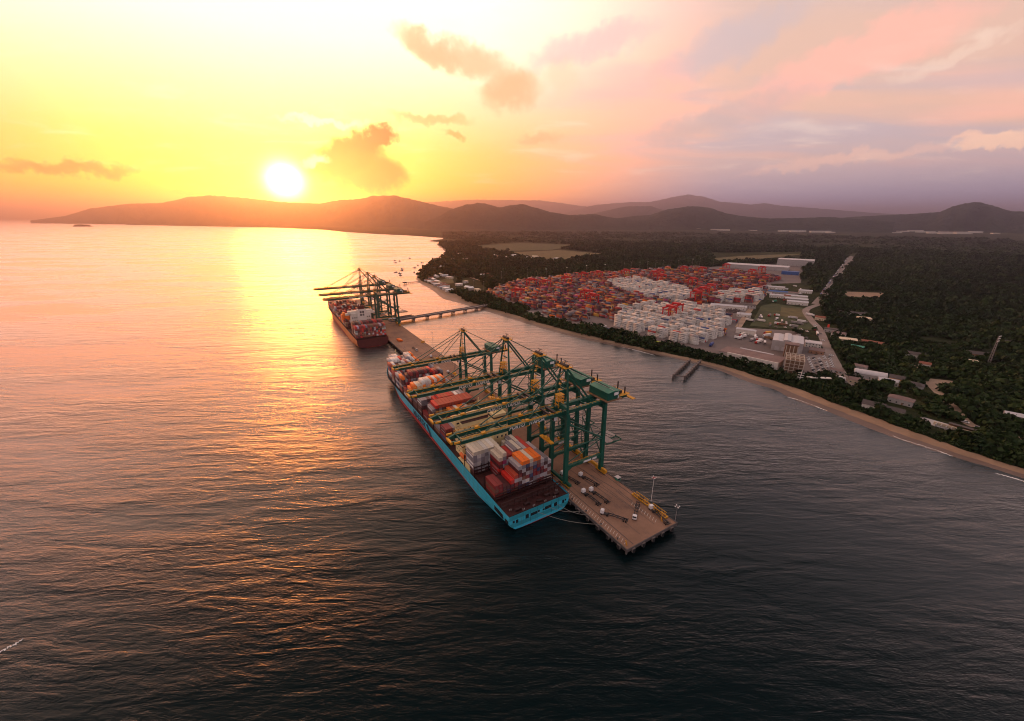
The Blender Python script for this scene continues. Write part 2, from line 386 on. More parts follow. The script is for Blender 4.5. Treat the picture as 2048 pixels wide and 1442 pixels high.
# ------------------------------------------------------------------ mesh helpers
class MB:
    def __init__(s): s.v = []; s.f = []; s.m = []
    def add(s, vs, fs, mi=0):
        o = len(s.v); s.v.extend(tuple(p) for p in vs)
        for f in fs: s.f.append(tuple(i + o for i in f)); s.m.append(mi)
        return s
    def box(s, x0, x1, y0, y1, z0, z1, mi=0):
        v = [(x, y, z) for z in (z0, z1) for x, y in ((x0, y0), (x1, y0), (x1, y1), (x0, y1))]
        return s.add(v, [(3, 2, 1, 0), (4, 5, 6, 7), (0, 1, 5, 4), (1, 2, 6, 5), (2, 3, 7, 6), (3, 0, 4, 7)], mi)
    def beam(s, p, q, w, h=None, mi=0, w2=None, h2=None):
        p, q = Vector(p), Vector(q); h = h or w; w2 = w2 or w; h2 = h2 or h
        d = (q - p).normalized()
        ref = Vector((0, 0, 1)) if abs(d.z) < 0.95 else Vector((0, 1, 0))
        a = d.cross(ref).normalized(); b = a.cross(d)
        v = []
        for c, ww, hh in ((p, w, h), (q, w2, h2)):
            for i, j in ((-1, -1), (1, -1), (1, 1), (-1, 1)): v.append(c + a * (i * ww / 2) + b * (j * hh / 2))
        return s.add(v, [(3, 2, 1, 0), (4, 5, 6, 7), (0, 1, 5, 4), (1, 2, 6, 5), (2, 3, 7, 6), (3, 0, 4, 7)], mi)
    def tube(s, p, q, r, n=6, r2=None, mi=0):
        p, q = Vector(p), Vector(q); r2 = r if r2 is None else r2
        d = (q - p).normalized()
        ref = Vector((0, 0, 1)) if abs(d.z) < 0.95 else Vector((0, 1, 0))
        a = d.cross(ref).normalized(); b = a.cross(d)
        v = []
        for c, rr in ((p, r), (q, r2)):
            for i in range(n):
                t = 2 * math.pi * i / n
                v.append(c + a * math.cos(t) * rr + b * math.sin(t) * rr)
        fs = [(i, (i + 1) % n, n + (i + 1) % n, n + i) for i in range(n)]
        fs += [tuple(range(n))[::-1], tuple(range(n, 2 * n))]
        return s.add(v, fs, mi)
    def prism(s, poly, z0, z1, mi=0):
        n = len(poly)
        v = [(p[0], p[1], z0) for p in poly] + [(p[0], p[1], z1) for p in poly]
        fs = [(i, (i + 1) % n, n + (i + 1) % n, n + i) for i in range(n)] + [tuple(range(n))[::-1], tuple(range(n, 2 * n))]
        return s.add(v, fs, mi)
    def mesh(s, name, mats):
        me = bpy.data.meshes.new(name); me.from_pydata(s.v, [], s.f)
        for m in mats if isinstance(mats, (list, tuple)) else [mats]: me.materials.append(M[m] if isinstance(m, str) else m)
        if any(s.m): me.polygons.foreach_set('material_index', s.m)
        me.update(); return me
    def build(s, name, mats, parent=None, loc=None, rz=0.0):
        return put(name, s.mesh(name, mats), parent, loc, rz)

def put(name, me, parent=None, loc=None, rz=0.0):
    o = bpy.data.objects.new(name, me); C.objects.link(o)
    if parent: o.parent = parent
    if loc is not None: o.location = loc
    if rz: o.rotation_euler = (0, 0, rz)
    return o

def tag(o, label=None, cat=None, group=None, kind=None):
    if label: o['label'] = label
    if cat: o['category'] = cat
    if group: o['group'] = group
    if kind: o['kind'] = kind
    return o

def thing(name, label, cat, loc, rz=0.0, group=None):
    o = bpy.data.objects.new(name, None); C.objects.link(o); o.empty_display_size = 0.5
    o.location = loc; o.rotation_euler = (0, 0, rz)
    return tag(o, label, cat, group)

def copy_tree(o, parent=None):
    c = o.copy(); C.objects.link(c); c.parent = parent
    for ch in [k for k in bpy.data.objects if False] or list(o.children): copy_tree(ch, c)
    return c

def clone(o, loc, rz, label=None, scale=None):
    c = copy_tree(o); c.location = loc; c.rotation_euler = (0, 0, rz)
    if label: c['label'] = label
    if scale: c.scale = (scale, scale, scale)
    return c

_ones = ['', 'first', 'second', 'third', 'fourth', 'fifth', 'sixth', 'seventh', 'eighth', 'ninth', 'tenth', 'eleventh', 'twelfth', 'thirteenth', 'fourteenth', 'fifteenth', 'sixteenth', 'seventeenth', 'eighteenth', 'nineteenth']
_tens = {2: 'twenty', 3: 'thirty', 4: 'forty', 5: 'fifty', 6: 'sixty', 7: 'seventy', 8: 'eighty', 9: 'ninety'}
def ordinal(n):
    if n < 20: return _ones[n]
    if n % 10 == 0: return _tens[n // 10][:-1] + 'ieth'
    return _tens[n // 10] + '-' + _ones[n % 10]

def text_mesh(body, size, shear=0.0, bold=0.0):
    cu = bpy.data.curves.new('lettering', 'FONT'); cu.body = body; cu.size = size; cu.shear = shear
    cu.offset = bold; cu.extrude = 0.03; cu.resolution_u = 2
    o = bpy.data.objects.new('lettering_source', cu); C.objects.link(o)
    dg = bpy.context.evaluated_depsgraph_get()
    me = bpy.data.meshes.new_from_object(o.evaluated_get(dg))
    bpy.data.objects.remove(o); bpy.data.curves.remove(cu)
    return me

def np_mesh(name, V, F, mats, col=None, mi=None):
    me = bpy.data.meshes.new(name)
    V = np.asarray(V, np.float32); F = np.asarray(F, np.int32)
    k = F.shape[1]
    me.vertices.add(len(V)); me.vertices.foreach_set('co', V.ravel())
    me.loops.add(F.size); me.loops.foreach_set('vertex_index', F.ravel())
    me.polygons.add(len(F)); me.polygons.foreach_set('loop_start', np.arange(0, F.size, k, dtype=np.int32))
    me.polygons.foreach_set('loop_total', np.full(len(F), k, np.int32))
    for m in mats: me.materials.append(M[m])
    if mi is not None: me.polygons.foreach_set('material_index', np.asarray(mi, np.int32))
    me.update(calc_edges=True)
    if col is not None:
        a = me.color_attributes.new('Col', 'FLOAT_COLOR', 'POINT')
        a.data.foreach_set('color', np.asarray(col, np.float32).ravel())
    me.validate()
    return me

def sheet(name, poly, z, m, thickness=None):
    """flat polygon in plan"""
    pts = [Vector((p[0], p[1], 0)) for p in poly]
    tri = tessellate_polygon([pts])
    mb = MB(); mb.add([(p[0], p[1], z) for p in poly], [])
    for t in tri:
        a, b, c = (pts[i] for i in t)
        if (b - a).cross(c - a).z < 0: t = (t[0], t[2], t[1])
        mb.f.append(tuple(t)); mb.m.append(0)
    return mb.build(name, m)

def ribbon(name, pts, w, z, m):
    mb = MB(); v = []
    n = len(pts)
    for i, p in enumerate(pts):
        d = (Vector(pts[min(i + 1, n - 1)]) - Vector(pts[max(i - 1, 0)])); d.z = 0; d.normalize()
        nn = Vector((-d.y, d.x, 0)); ww = w[i] if isinstance(w, (list, tuple)) else w
        v += [Vector(p) + nn * ww / 2 + Vector((0, 0, z)), Vector(p) - nn * ww / 2 + Vector((0, 0, z))]
    mb.add(v, [(2 * i + 1, 2 * i + 3, 2 * i + 2, 2 * i) for i in range(n - 1)])
    return mb.build(name, m)

def smooth_line(pts, k=6):
    out = []
    P = [Vector(p) for p in pts]
    for i in range(len(P) - 1):
        p0, p1, p2, p3 = P[max(i - 1, 0)], P[i], P[i + 1], P[min(i + 2, len(P) - 1)]
        for j in range(k):
            t = j / k
            out.append(0.5 * ((2 * p1) + (-p0 + p2) * t + (2 * p0 - 5 * p1 + 4 * p2 - p3) * t * t + (-p0 + 3 * p1 - 3 * p2 + p3) * t ** 3))
    out.append(P[-1]); return out

def inside(p, poly):
    x, y = p[0], p[1]; c = False; j = len(poly) - 1
    for i in range(len(poly)):
        a, b = poly[i], poly[j]
        if (a[1] > y) != (b[1] > y) and x < (b[0] - a[0]) * (y - a[1]) / (b[1] - a[1]) + a[0]: c = not c
        j = i
    return c

# ------------------------------------------------------------------ sea, land, beach
EXT = 58000
GZ = 2.5
mb = MB(); mb.add([(-EXT, -9000, 0), (EXT, -9000, 0), (EXT, EXT, 0), (-EXT, EXT, 0)], [(0, 1, 2, 3)])
tag(mb.build('sea', 'sea_water'), 'rippled sea water glowing orange under the sunset', kind='structure')

SHORE = [((2300, 1045), (2300, 1018)), ((2048, 956), (2048, 935)), ((1906, 912), (1919, 893)), ((1795, 876), (1815, 855)),
         ((1716, 846), (1728, 823)), ((1662, 824), (1672, 803)), ((1587, 797), (1605, 777)), ((1552, 779), (1565, 765)),
         ((1495, 762), (1500, 745)), ((1441, 741), (1448, 726)), ((1400, 729), (1405, 718)), ((1359, 719), (1365, 710)),
         ((1279, 702), (1284, 693)), ((1214, 688), (1220, 677)), ((1164, 677), (1168, 663)), ((1090, 658), (1100, 647)),
         ((1016, 635), (1034, 626)), ((969, 621), (975, 611)), ((934, 610), (947, 600)), ((903, 601), (920, 589)),
         ((885, 595), (897, 581)), ((866, 580), (876, 571)), ((838, 564), (845, 562)), ((834, 551), (838, 550.5)),
         ((842, 541), (846, 541)), ((857, 531), (860, 531)), ((868, 525), (871, 525)), ((886, 513), (890, 512.5)),
         ((892, 507), (897, 506)), ((885, 497), (889, 496)), ((874, 488), (877, 488)), ((887, 484), (889, 484)),
         ((857, 482), (860, 481.5)), ((887, 478.4), (889, 478)), ((886, 476), (888, 475.5)), ((819, 471), (819, 470.5)),
         ((760, 468.6), (760, 468)), ((697, 464.5), (697, 464)), ((648, 459.5), (648, 459.2)), ((553, 455.2), (553, 455)),
         ((379, 452), (379, 451.8)), ((254, 449.6), (254, 449.4)), ((249, 446), (249, 445.9)), ((80, 442), (80, 441.9))]
wl = [site(*a, 0) for a, b in SHORE]; vl = [site(*b, GZ) for a, b in SHORE]
vl = [a.lerp(b, .55 if 8 < i < 19 else .80) for i, (a, b) in enumerate(zip(wl, vl))]
wl = smooth_line(wl[:34], 5)[:-1] + wl[33:]; vl = smooth_line(vl[:34], 5)[:-1] + vl[33:]
jr = random.Random(3)
for i in range(1, 165):
    d = (vl[i] - vl[i - 1])
    j = jr.uniform(-0.10, 0.10) * (vl[i] - wl[i]).length
    vl[i] = vl[i] + (vl[i] - wl[i]).normalized() * j if (vl[i] - wl[i]).length > 0.5 else vl[i]
pre = [Vector((520, -120, 0)), Vector((420, 120, 0))]
prw = [Vector((500, -130, 0)), Vector((396, 112, 0))]
vl = pre + vl; wl = prw + wl
land_poly = [(p.x, p.y) for p in vl] + [(-30000, EXT - 500), (EXT - 500, EXT - 500), (EXT - 500, -8000), (2500, -8000)]
tag(sheet('ground', land_poly, GZ, 'forest_floor'), 'dark wooded coastal plain reaching to the hills', kind='structure')
mb = MB(); v = []; nn = len(vl)
for a, b in zip(wl, vl):
    mid = a.lerp(b, 0.45)
    v += [(a.x - (b.x - a.x) * 0.6, a.y - (b.y - a.y) * 0.6, -0.7), (mid.x, mid.y, 0.75), (b.x, b.y, GZ + 0.02)]
for i in range(nn - 1):
    mb_f = [(3 * i, 3 * i + 3, 3 * i + 4, 3 * i + 1)]; mb.f += mb_f; mb.m.append(1)
    mb.f.append((3 * i + 1, 3 * i + 4, 3 * i + 5, 3 * i + 2)); mb.m.append(0)
mb.v = v
tag(mb.build('beach', ['sand', 'wet_sand']), 'narrow tan sand beach between the sea and the trees', kind='structure')
# low surf lines along the near beach, plus one small wake offshore
def surf_line(pts, seed):
    r = random.Random(seed); P = smooth_line([site(*p, 0.1) for p in pts], 14)
    mb = MB(); v = []
    for i, p in enumerate(P):
        d = P[min(i + 1, len(P) - 1)] - P[max(i - 1, 0)]; d.normalize(); n_ = Vector((-d.y, d.x, 0))
        t = i / (len(P) - 1); w = (0.1 + .75 * r.random() ** 1.5) * min(1, 5 * t, 5 * (1 - t)) + 0.05
        o = r.uniform(-0.4, 0.4)
        v += [p + n_ * (o + w) + Vector((0, 0, .06)), p + n_ * (o - w) + Vector((0, 0, .06)), p + n_ * o + Vector((0, 0, 0.28))]
    for i in range(len(P) - 1):
        a = 3 * i; mb.f += [(a, a + 3, a + 5, a + 2), (a + 2, a + 5, a + 4, a + 1)]; mb.m += [0, 0]
    mb.v = v
    return mb
for k, pts in enumerate([[(1575, 794), (1600, 801), (1630, 812), (1655, 822)], [(1688, 832), (1705, 838), (1722, 846)],
                         [(1738, 850), (1770, 864), (1800, 878)], [(1795, 876), (1840, 890), (1880, 903), (1906, 913)], [(1990, 946), (2020, 954), (2060, 966)], [(-6, 1306), (14, 1296), (30, 1288), (47, 1278)],
                         [(1215, 686), (1245, 694), (1278, 702), (1310, 711)], [(1090, 656), (1130, 667), (1164, 675)]]):
    tag(surf_line(pts, k).build('surf', 'sign_white'), 'thin white line of beach surf or wake foam', kind='stuff')

# ------------------------------------------------------------------ hills
def ridge(name, crest, depth, seed, step=5, rough=0.07, label=''):
    """crest: (photo column, photo row, distance in metres)"""
    r = np.random.RandomState(seed)
    xs = np.array([c[0] for c in crest], float); ys = np.array([c[1] for c in crest], float); ds = np.array([c[2] for c in crest], float)
    U = np.arange(xs[0], xs[-1] + step, step); U = np.minimum(U, xs[-1])
    Y = np.interp(U, xs, ys); Dd = np.interp(U, xs, ds)
    rows = []
    prof = [(-1.0, 0.0), (-0.8, 0.10), (-0.6, 0.28), (-0.42, 0.52), (-0.26, 0.74), (-0.12, 0.92), (0.0, 1.0), (0.2, 0.86), (0.5, 0.4), (0.9, 0.0)]
    # valley pattern running down the slope
    ph = np.cumsum(r.uniform(0.2, 0.9, len(U))); 
    spur = 0.5 * np.sin(ph) + 0.5 * np.sin(ph * 0.37 + 1.3)
    V = []
    for k, (u, y, d) in enumerate(zip(U, Y, Dd)):
        b = bearing(u, y); h = math.hypot(b.x, b.y); dx, dy = b.x / h, b.y / h
        top = max(CAM_H + d * b.z / h, 6)
        top *= 1 + r.uniform(-rough, rough) * 0.2
        for q, f in prof:
            e = math.sin(math.pi * min(1, max(0, f)))
            s = q * depth * (1 + 0.22 * spur[k] * (q < 0)) * (0.55 + 0.45 * min(1, top / 500))
            z = top * f * (1 + 0.16 * spur[k] * e) + r.uniform(-1, 1) * top * rough * e + 1.0
            V.append((dx * (d + s), dy * (d + s), z if f > 0 else 1.0))
    n = len(prof); F = [(k * n + j, (k + 1) * n + j, (k + 1) * n + j + 1, k * n + j + 1) for k in range(len(U) - 1) for j in range(n - 1)]
    me = np_mesh(name, V, F, ['hill_forest'])
    me.polygons.foreach_set('use_smooth', [True] * len(F))
    return tag(put(name, me), label, kind='structure')
ridge('hills', [(60, 441, 21000), (130, 432, 19000), (180, 417, 18000), (250, 408, 17000), (320, 406, 16000), (350, 401, 15500), (375, 394, 15000), (420, 391, 14500),
      (470, 394, 14000), (520, 399, 13500), (560, 404, 13000), (600, 406, 12500), (640, 407, 12000), (680, 400, 11500), (720, 398, 11000), (745, 392, 10500),
      (790, 391, 10000), (830, 400, 9600), (870, 410, 9200), (905, 417, 9000), (960, 430, 8800)], 2300, 1, label='long hazy orange mountain range below the setting sun')
ridge('hills', [(850, 444, 7200), (880, 432, 7100), (900, 420, 7000), (930, 410, 7000), (955, 406, 7000), (975, 408, 7000), (1000, 415, 6900), (1020, 411, 6900), (1045, 408, 6900), (1070, 415, 6800),
      (1100, 424, 6800), (1140, 430, 6800), (1190, 428, 6700), (1215, 434, 6700), (1245, 438, 6700), (1300, 443, 6600)], 1000, 2, label='twin rounded hills behind the bay head')
ridge('hills', [(1180, 441, 7400), (1230, 437, 7400), (1270, 432, 7300), (1300, 430, 7300), (1330, 420, 7200), (1360, 415, 7200), (1385, 412, 7200), (1420, 416, 7200), (1450, 426, 7100), (1480, 432, 7100),
      (1540, 437, 7000), (1600, 436, 7000), (1660, 434, 7000), (1720, 438, 7000), (1790, 444, 7000)], 1000, 3, label='broad dark hill behind the container yard')
ridge('hills', [(1600, 443, 8600), (1700, 434, 8500), (1760, 431, 8500), (1820, 428, 8400), (1880, 424, 8300), (1905, 413, 8200), (1930, 407, 8200), (1952, 404, 8200), (1975, 408, 8200), (2000, 416, 8200),
      (2020, 422, 8200), (2060, 424, 8200), (2130, 428, 8200), (2200, 438, 8200)], 1100, 4, label='blue pointed hill at the far side of the plain')
ridge('hills', [(800, 430, 24000), (850, 405, 24000), (950, 399, 24000), (1080, 401, 24000), (1130, 407, 24000), (1180, 414, 24000), (1240, 418, 24000)], 3000, 5, label='pale far ridge beyond the twin hills')
ridge('hills', [(1130, 425, 21000), (1190, 410, 21000), (1260, 404, 21000), (1300, 404, 21000), (1340, 395, 21000), (1375, 389, 21000), (1410, 394, 21000), (1440, 403, 21000), (1500, 409, 21000), (1530, 406, 21000), (1560, 411, 21000), (1650, 418, 21000), (1750, 426, 21000), (1850, 432, 21000)], 3000, 6, label='faint far mountain ridge fading into the haze')
ridge('hills', [(1150, 436, 13000), (1200, 424, 13000), (1250, 413, 13000), (1300, 412, 13000), (1340, 424, 13000), (1400, 432, 13000), (1470, 436, 13000)], 1600, 7, label='grey middle ridge between the rounded hills')
# islet off the headland
mbI = MB()
c0 = site(163, 453, 0)
n_ = 14; vv = [(c0.x + math.cos(a) * 190 * (1 + .2 * math.sin(3 * a)), c0.y + math.sin(a) * 90, -1) for a in [2 * math.pi * i / n_ for i in range(n_)]]
vv += [(c0.x + math.cos(a) * 120, c0.y + math.sin(a) * 50, 22 + 14 * math.sin(5 * a)) for a in [2 * math.pi * i / n_ for i in range(n_)]] + [(c0.x, c0.y, 40)]
mbI.add(vv, [(i, (i + 1) % n_, n_ + (i + 1) % n_, n_ + i) for i in range(n_)] + [(n_ + i, n_ + (i + 1) % n_, 2 * n_) for i in range(n_)])
tag(mbI.build('islet', 'hill_forest'), 'small dark wooded islet off the far headland', kind='structure')

# ------------------------------------------------------------------ pier
TH = R(31.0)                                   # the pier and ships lie along this heading
AX = Vector((-math.sin(TH), math.cos(TH), 0)); BX = Vector((math.cos(TH), math.sin(TH), 0))
PO = Vector((60.5, 172.5, 0))                  # near sea-side corner of the pier
PW, PL, PZ = 39.0, 800.0, 5.0
def pier_at(s, t, z=PZ): return PO + AX * s + BX * t + Vector((0, 0, z))

pier = thing('pier', 'long concrete pier with the ships moored alongside', 'pier', PO, TH)
pier.location.z = PZ
MB().box(0, PW, 0, PL, -1.4, 0).build('deck', 'pier_concrete', pier)
e = MB(); e.box(-0.5, -0.004, 0, PL, -1.5, 0.28); e.box(PW + 0.004, PW + 0.5, 0, PL, -1.5, 0.28); e.box(-0.5, PW + 0.5, -0.5, -0.004, -1.5, 0.28)
e.build('kerb', 'pier_edge', pier)
for x in (5.6, 36.1):
    MB().box(x - 0.18, x + 0.18, 1, PL - 1, 0.006, 0.07).build('crane_rail', 'rail_steel', pier)
MB().box(27.2, 27.45, 6, PL - 1, 0.004, 0.02).build('deck_joint', 'rail_steel', pier)
st = MB().add([(-1.4, -.6, 0), (1.3, .75, 0), (1.3, 1.0, 0), (-1.4, -.35, 0)], [(0, 1, 2, 3)]).mesh('hatch_stripe', 'line_white')
for k in range(27): put('hatch_stripe', st, pier, (2.9, 4.0 + k * 2.15, 0.012))
for k in range(10): put('hatch_stripe', st, pier, (30.2, 7.0 + k * 2.0, 0.012))
tm = random.Random(17)
for k in range(26):
    x = tm.uniform(7, 33); y = tm.uniform(4, 60) if k < 16 else tm.uniform(230, 420); L_ = tm.uniform(10, 34); sw = tm.uniform(-.12, .12); w_ = tm.uniform(.25, .7)
    m = MB(); v = []
    for i in range(9): v += [(sw * L_ * (i / 8) ** 2, L_ * i / 8, 0), (sw * L_ * (i / 8) ** 2 + w_, L_ * i / 8, 0)]
    m.add(v, [(2 * i, 2 * i + 1, 2 * i + 3, 2 * i + 2) for i in range(8)])
    m.build('tyre_mark', 'tyre_black', pier, (x, y, .006 + k * .0006))
fm = MB(); fm.box(-1.2, -0.52, -1.1, 1.1, -2.6, -0.5); fm.box(-1.4, -1.22, -.8, .8, -3.2, -0.7, 1)
fme = fm.mesh('fender', ['pile_concrete', 'rubber'])
for k in range(48): put('fender', fme, pier, (0, 5 + k * 8.4, 0))
for k in range(5):
    o = put('fender', fme, pier, (4 + k * 7.6, 0, 0), R(90))
for k in range(12): o = put('fender', fme, pier, (PW, 12 + k * 17.0, 0), R(180))
bo = MB(); bo.tube((0, 0, 0), (0, 0, 0.55), 0.32, 8); bo.tube((0, 0, 0.55), (0, 0, 0.8), 0.55, 8)
bom = bo.mesh('bollard', 'dark_steel')
for k in range(30): put('bollard', bom, pier, (1.1, 8 + k * 13.0, 0.005))
pl = MB().tube((0, 0, -12), (0, 0, -1.4), 0.55, 8).mesh('pile', 'pile_concrete')
for k in range(26):
    for x in (1.6, 13.5, 25.5, 37.2): put('pile', pl, pier, (x, 1.6 + k * 10.5, 0))
for k in range(50): put('pile', pl, pier, (37.2, 280 + k * 10.5, 0))

# access trestle to the shore
tA = site(786, 640, 7.0); tB = site(1004, 604, 7.0)
td = (tB - tA); tl = td.length; ta = math.atan2(td.y, td.x)
tre = thing('access_trestle', 'long low road trestle linking the pier to the shore', 'trestle', (tA.x, tA.y, 6.0), ta)
MB().box(-6, tl, -5.2, 5.2, -1.4, 0).build('deck', 'asphalt_road', tre)
for s_ in (-1, 1): MB().box(-6, tl, s_ * 5.35 - .14, s_ * 5.35 + .14, -1.2, 1.1).build('parapet', 'pile_concrete', tre)
bent = MB(); bent.box(-1.5, 1.5, -5.6, 5.6, -3.0, -1.45)
for y in (-4, 0, 4): bent.tube((0, y, -10), (0, y, -3.0), 0.8, 8)
bm_ = bent.mesh('pile_bent', 'pile_concrete')
for k in range(8): put('pile_bent', bm_, tre, (10 + k * (tl - 20) / 8.0, 0, 0))
w_ = MB(); w_.box(4, 42, 5.6, 14, -2.5, 0.2); w_.box(4, 42, 13.8, 14.1, 0.2, 2.0); w_.box(4, 42, 5.6, 5.9, .2, 2.0)
w_.build('pipe_platform', 'pile_concrete', tre)

# ------------------------------------------------------------------ ship-to-shore cranes
G = 30.5; WL = 16.0; BZ = 50.0; BD = 2.6
T1 = text_mesh('PORTO', 3.1, 0.22, 0.09); T2 = text_mesh('ITAPOÁ', 3.1, 0.22, 0.09)
for t_ in (T1, T2): t_.materials.append(M['sign_white'])
def make_crane():
    c = thing('ship_crane', '', 'crane', (0, 0, PZ), TH, 'green ship-to-shore cranes on the pier')
    gr = 'crane_green'; ye = 'safety_yellow'
    for x in (0, G):
        for y in (0, WL):
            m = MB(); m.beam((x, y, 2.4), (x, y + (0.6 if y == 0 else -0.6), BZ + 1.5), 2.7, 2.2, 0, 2.3, 1.9); m.build('leg', gr, c)
            b = MB()
            b.box(x - 0.7, x + 0.7, y - 4.5, y + 4.5, 1.0, 1.9); b.box(x - .55, x + .55, y - 1.2, y + 1.2, 1.9, 2.5)
            bo_ = b.build('bogie', ye, c)
            for k in range(6): MB().tube((x - .35, y - 3.8 + k * 1.52, .56), (x + .35, y - 3.8 + k * 1.52, .56), .5, 8).build('wheel', 'dark_steel', bo_)
        MB().box(x - .8, x + .8, -5.5, WL + 5.5, 2.52, 4.3).build('sill_beam', gr if x == 0 else ye, c)
        MB().beam((x, .9, BZ - 1), (x, WL - .9, BZ - 1), 1.6, 2.4).build('top_beam', gr, c)
        m = MB(); m.tube((x, .8, 14), (x, WL - .8, 32), .35); m.tube((x, WL - .8, 14), (x, .8, 32), .35) if x else None
        if x: m.build('cross_brace', gr, c)
    for y in (0, WL):
        m = MB(); m.box(1.0, G - 1.0, y - .75, y + .75, 13.0, 15.2); m.beam((1.0, y, 11.6), (4.2, y, 13.2), 1.2, 1.3); m.beam((G - 1.0, y, 11.6), (G - 4.2, y, 13.2), 1.2, 1.3)
        pb = m.build('portal_beam', gr, c)
        r = MB()
        for k in range(9): r.beam((2 + k * 3.3, y, 15.2), (2 + k * 3.3, y, 16.3), .12)
        r.beam((2, y, 16.3), (G - 2, y, 16.3), .14); r.box(1.2, G - 1.2, y - 1.5, y + .6, 15.22, 15.3)
        r.m = [1] * (len(r.m) - 6) + [0] * 6; r.build('walkway', [gr, ye], pb)
        MB().tube((0.6, y, 44.5), (G - .6, y, 27.0), .62, 8).build('diagonal_brace', gr, c)
        MB().tube((G - .6, y, 27.0), (1.0, y, 17), .34, 6).build('diagonal_brace', gr, c)
        m = MB(); m.tube((0.8, y, 27.5), (G - .8, y, 27.2), .42, 6); m.build('tie_beam', gr, c)
    for x0, x1 in ((14.0, 20.4), (21.4, 25.2)):
        MB().box(x0, x1, -.86, -.76, 13.25, 14.95).build('sign_plate', 'sign_white', c)
    for y in (4.0, 12.0):
        m = MB(); m.box(-2, G + 22, y - .85, y + .85, BZ, BZ + BD); m.build('girder', gr, c)
        m = MB(); m.box(-70, -2.05, y - .65, y + .65, BZ + .1, BZ + BD - .1)
        m.beam((-74.5, y + (1.5 if y < 8 else -1.5), BZ + 1.5), (-70, y, BZ + 1.3), 1.0, 1.6, 0, 1.25, 2.3)
        bm2 = m.build('boom', gr, c)
        r = MB(); oy = -1.25 if y < 8 else 1.25
        r.box(-70, -3, min(y, y + oy * 1.3) + (0 if oy > 0 else 0), max(y, y + oy * 1.3), BZ + BD - .06, BZ + BD + .04)
        for k in range(23): r.beam((-69.5 + k * 3.0, y + oy * 1.25, BZ + BD), (-69.5 + k * 3.0, y + oy * 1.25, BZ + BD + 1.2), .13)
        r.beam((-69.5, y + oy * 1.25, BZ + BD + 1.2), (-3.5, y + oy * 1.25, BZ + BD + 1.2), .15); r.beam((-69.5, y + oy * 1.25, BZ + BD + .65), (-3.5, y + oy * 1.25, BZ + BD + .65), .1)
        r.m = [0] * 6 + [1] * (len(r.m) - 6); r.build('walkway', [gr, ye], bm2)
        r = MB(); r.box(0, G, min(y, y + oy * 1.3), max(y, y + oy * 1.3), BZ + BD, BZ + BD + .1)
        for k in range(11): r.beam((k * 3.0, y + oy * 1.25, BZ + BD), (k * 3.0, y + oy * 1.25, BZ + BD + 1.2), .13)
        r.beam((0, y + oy * 1.25, BZ + BD + 1.2), (G, y + oy * 1.25, BZ + BD + 1.2), .15)
        r.m = [0] * 6 + [1] * (len(r.m) - 6); r.build('walkway', [gr, ye], c)
    m = MB()
    for x in (-69, -56, -43, -30, -17, -5): m.box(x - .35, x + .35, 4.72, 11.28, BZ + 1.2, BZ + 2.3)
    m.build('boom_tie', gr, c)
    m = MB()
    for k in range(10):
        x = -68.5 + k * 6.5; ya, yb = (4.7, 11.3) if k % 2 == 0 else (11.3, 4.7)
        m.beam((x, ya, BZ + 1.75), (x + 6.3, yb, BZ + 1.75), .26, .3)
    m.build('boom_lattice', gr, c); m = MB()
    for y in (4.85, 11.15): m.box(-69.5, -3, y - .12, y + .12, BZ + BD - .1, BZ + BD + .12)
    m.build('trolley_rail', ye, c)
    m = MB(); m.box(-75.2, -74.0, 4.6, 11.4, BZ + .8, BZ + 2.1); m.box(-74, -70.7, 2.2, 3.0, BZ + 1.9, BZ + 2.9); m.box(-74, -70.7, 13.0, 13.8, BZ + 1.9, BZ + 2.9)
    m.build('boom_tip_platform', ye, c)
    m = MB()
    for x in (6, 18, 27, 46, 51): m.box(x - .35, x + .35, 4.75, 11.25, BZ + 1.0, BZ + 2.2)
    m.build('girder_tie', gr, c)
    # lettering on the near boom
    for me_, x in ((T1, -40.0), (T2, -26.5)):
        o = put('lettering', me_, c, (x, 4.0 - .70, BZ + .25)); o.rotation_euler = (R(90), 0, 0)
    # A-frame
    AP = 80.0
    for y, ya in ((0.6, 5.0), (WL - .6, 11.0)):
        MB().beam((0, y, BZ + 1.5), (1.5, ya, AP), 1.1, 1.0, 0, .9, .8).build('a_frame_leg', gr, c)
        MB().beam((1.8, ya, AP - 1), (22.0, y * .5 + 4, BZ + BD + .3), .95, .95).build('back_strut', gr, c)
        MB().tube((2.2, ya, AP + .3), (48.0, ya, BZ + BD + .4), .28, 6).build('backstay', gr, c)
        for xb, rr in ((-27.0, .30), (-56.0, .34)):
            yb = 4.0 if y < 8 else 12.0
            MB().tube((.9, ya, AP - .2), (xb, yb, BZ + BD + .4), rr, 6).build('forestay', gr, c)
            q = MB(); q.box(xb - 1.4, xb + 1.4, yb - .8, yb + .8, BZ + BD - .05, BZ + BD + 1.1); q.build('stay_bracket', ye, c)
    m = MB(); m.box(-1.2, 4.4, 3.6, 12.4, AP - .2, AP + .15)
    for x in (-1.2, 4.4):
        for y in (3.6, 6.5, 9.5, 12.4): m.beam((x, y, AP), (x, y, AP + 1.4), .16)
        m.beam((x, 3.6, AP + 1.4), (x, 12.4, AP + 1.4), .16)
    m.build('apex_platform', ye, c)
    m = MB(); m.tube((1.4, 4.6, AP + 1.0), (1.4, 11.4, AP + 1.0), 1.0, 10); m.beam((.2, 8, AP + .1), (2.4, 8, AP + 3.4), .3); m.beam((2.4, 6, AP + 3.4), (2.4, 10, AP + 3.4), .3)
    m.build('apex_sheave', 'dark_steel', c)
    m = MB(); m.beam((.9, 5.4, 66), (.9, 10.6, 66), .7, .8); m.build('a_frame_tie', gr, c)
    m = MB()                                          # ladder with landings up the A-frame
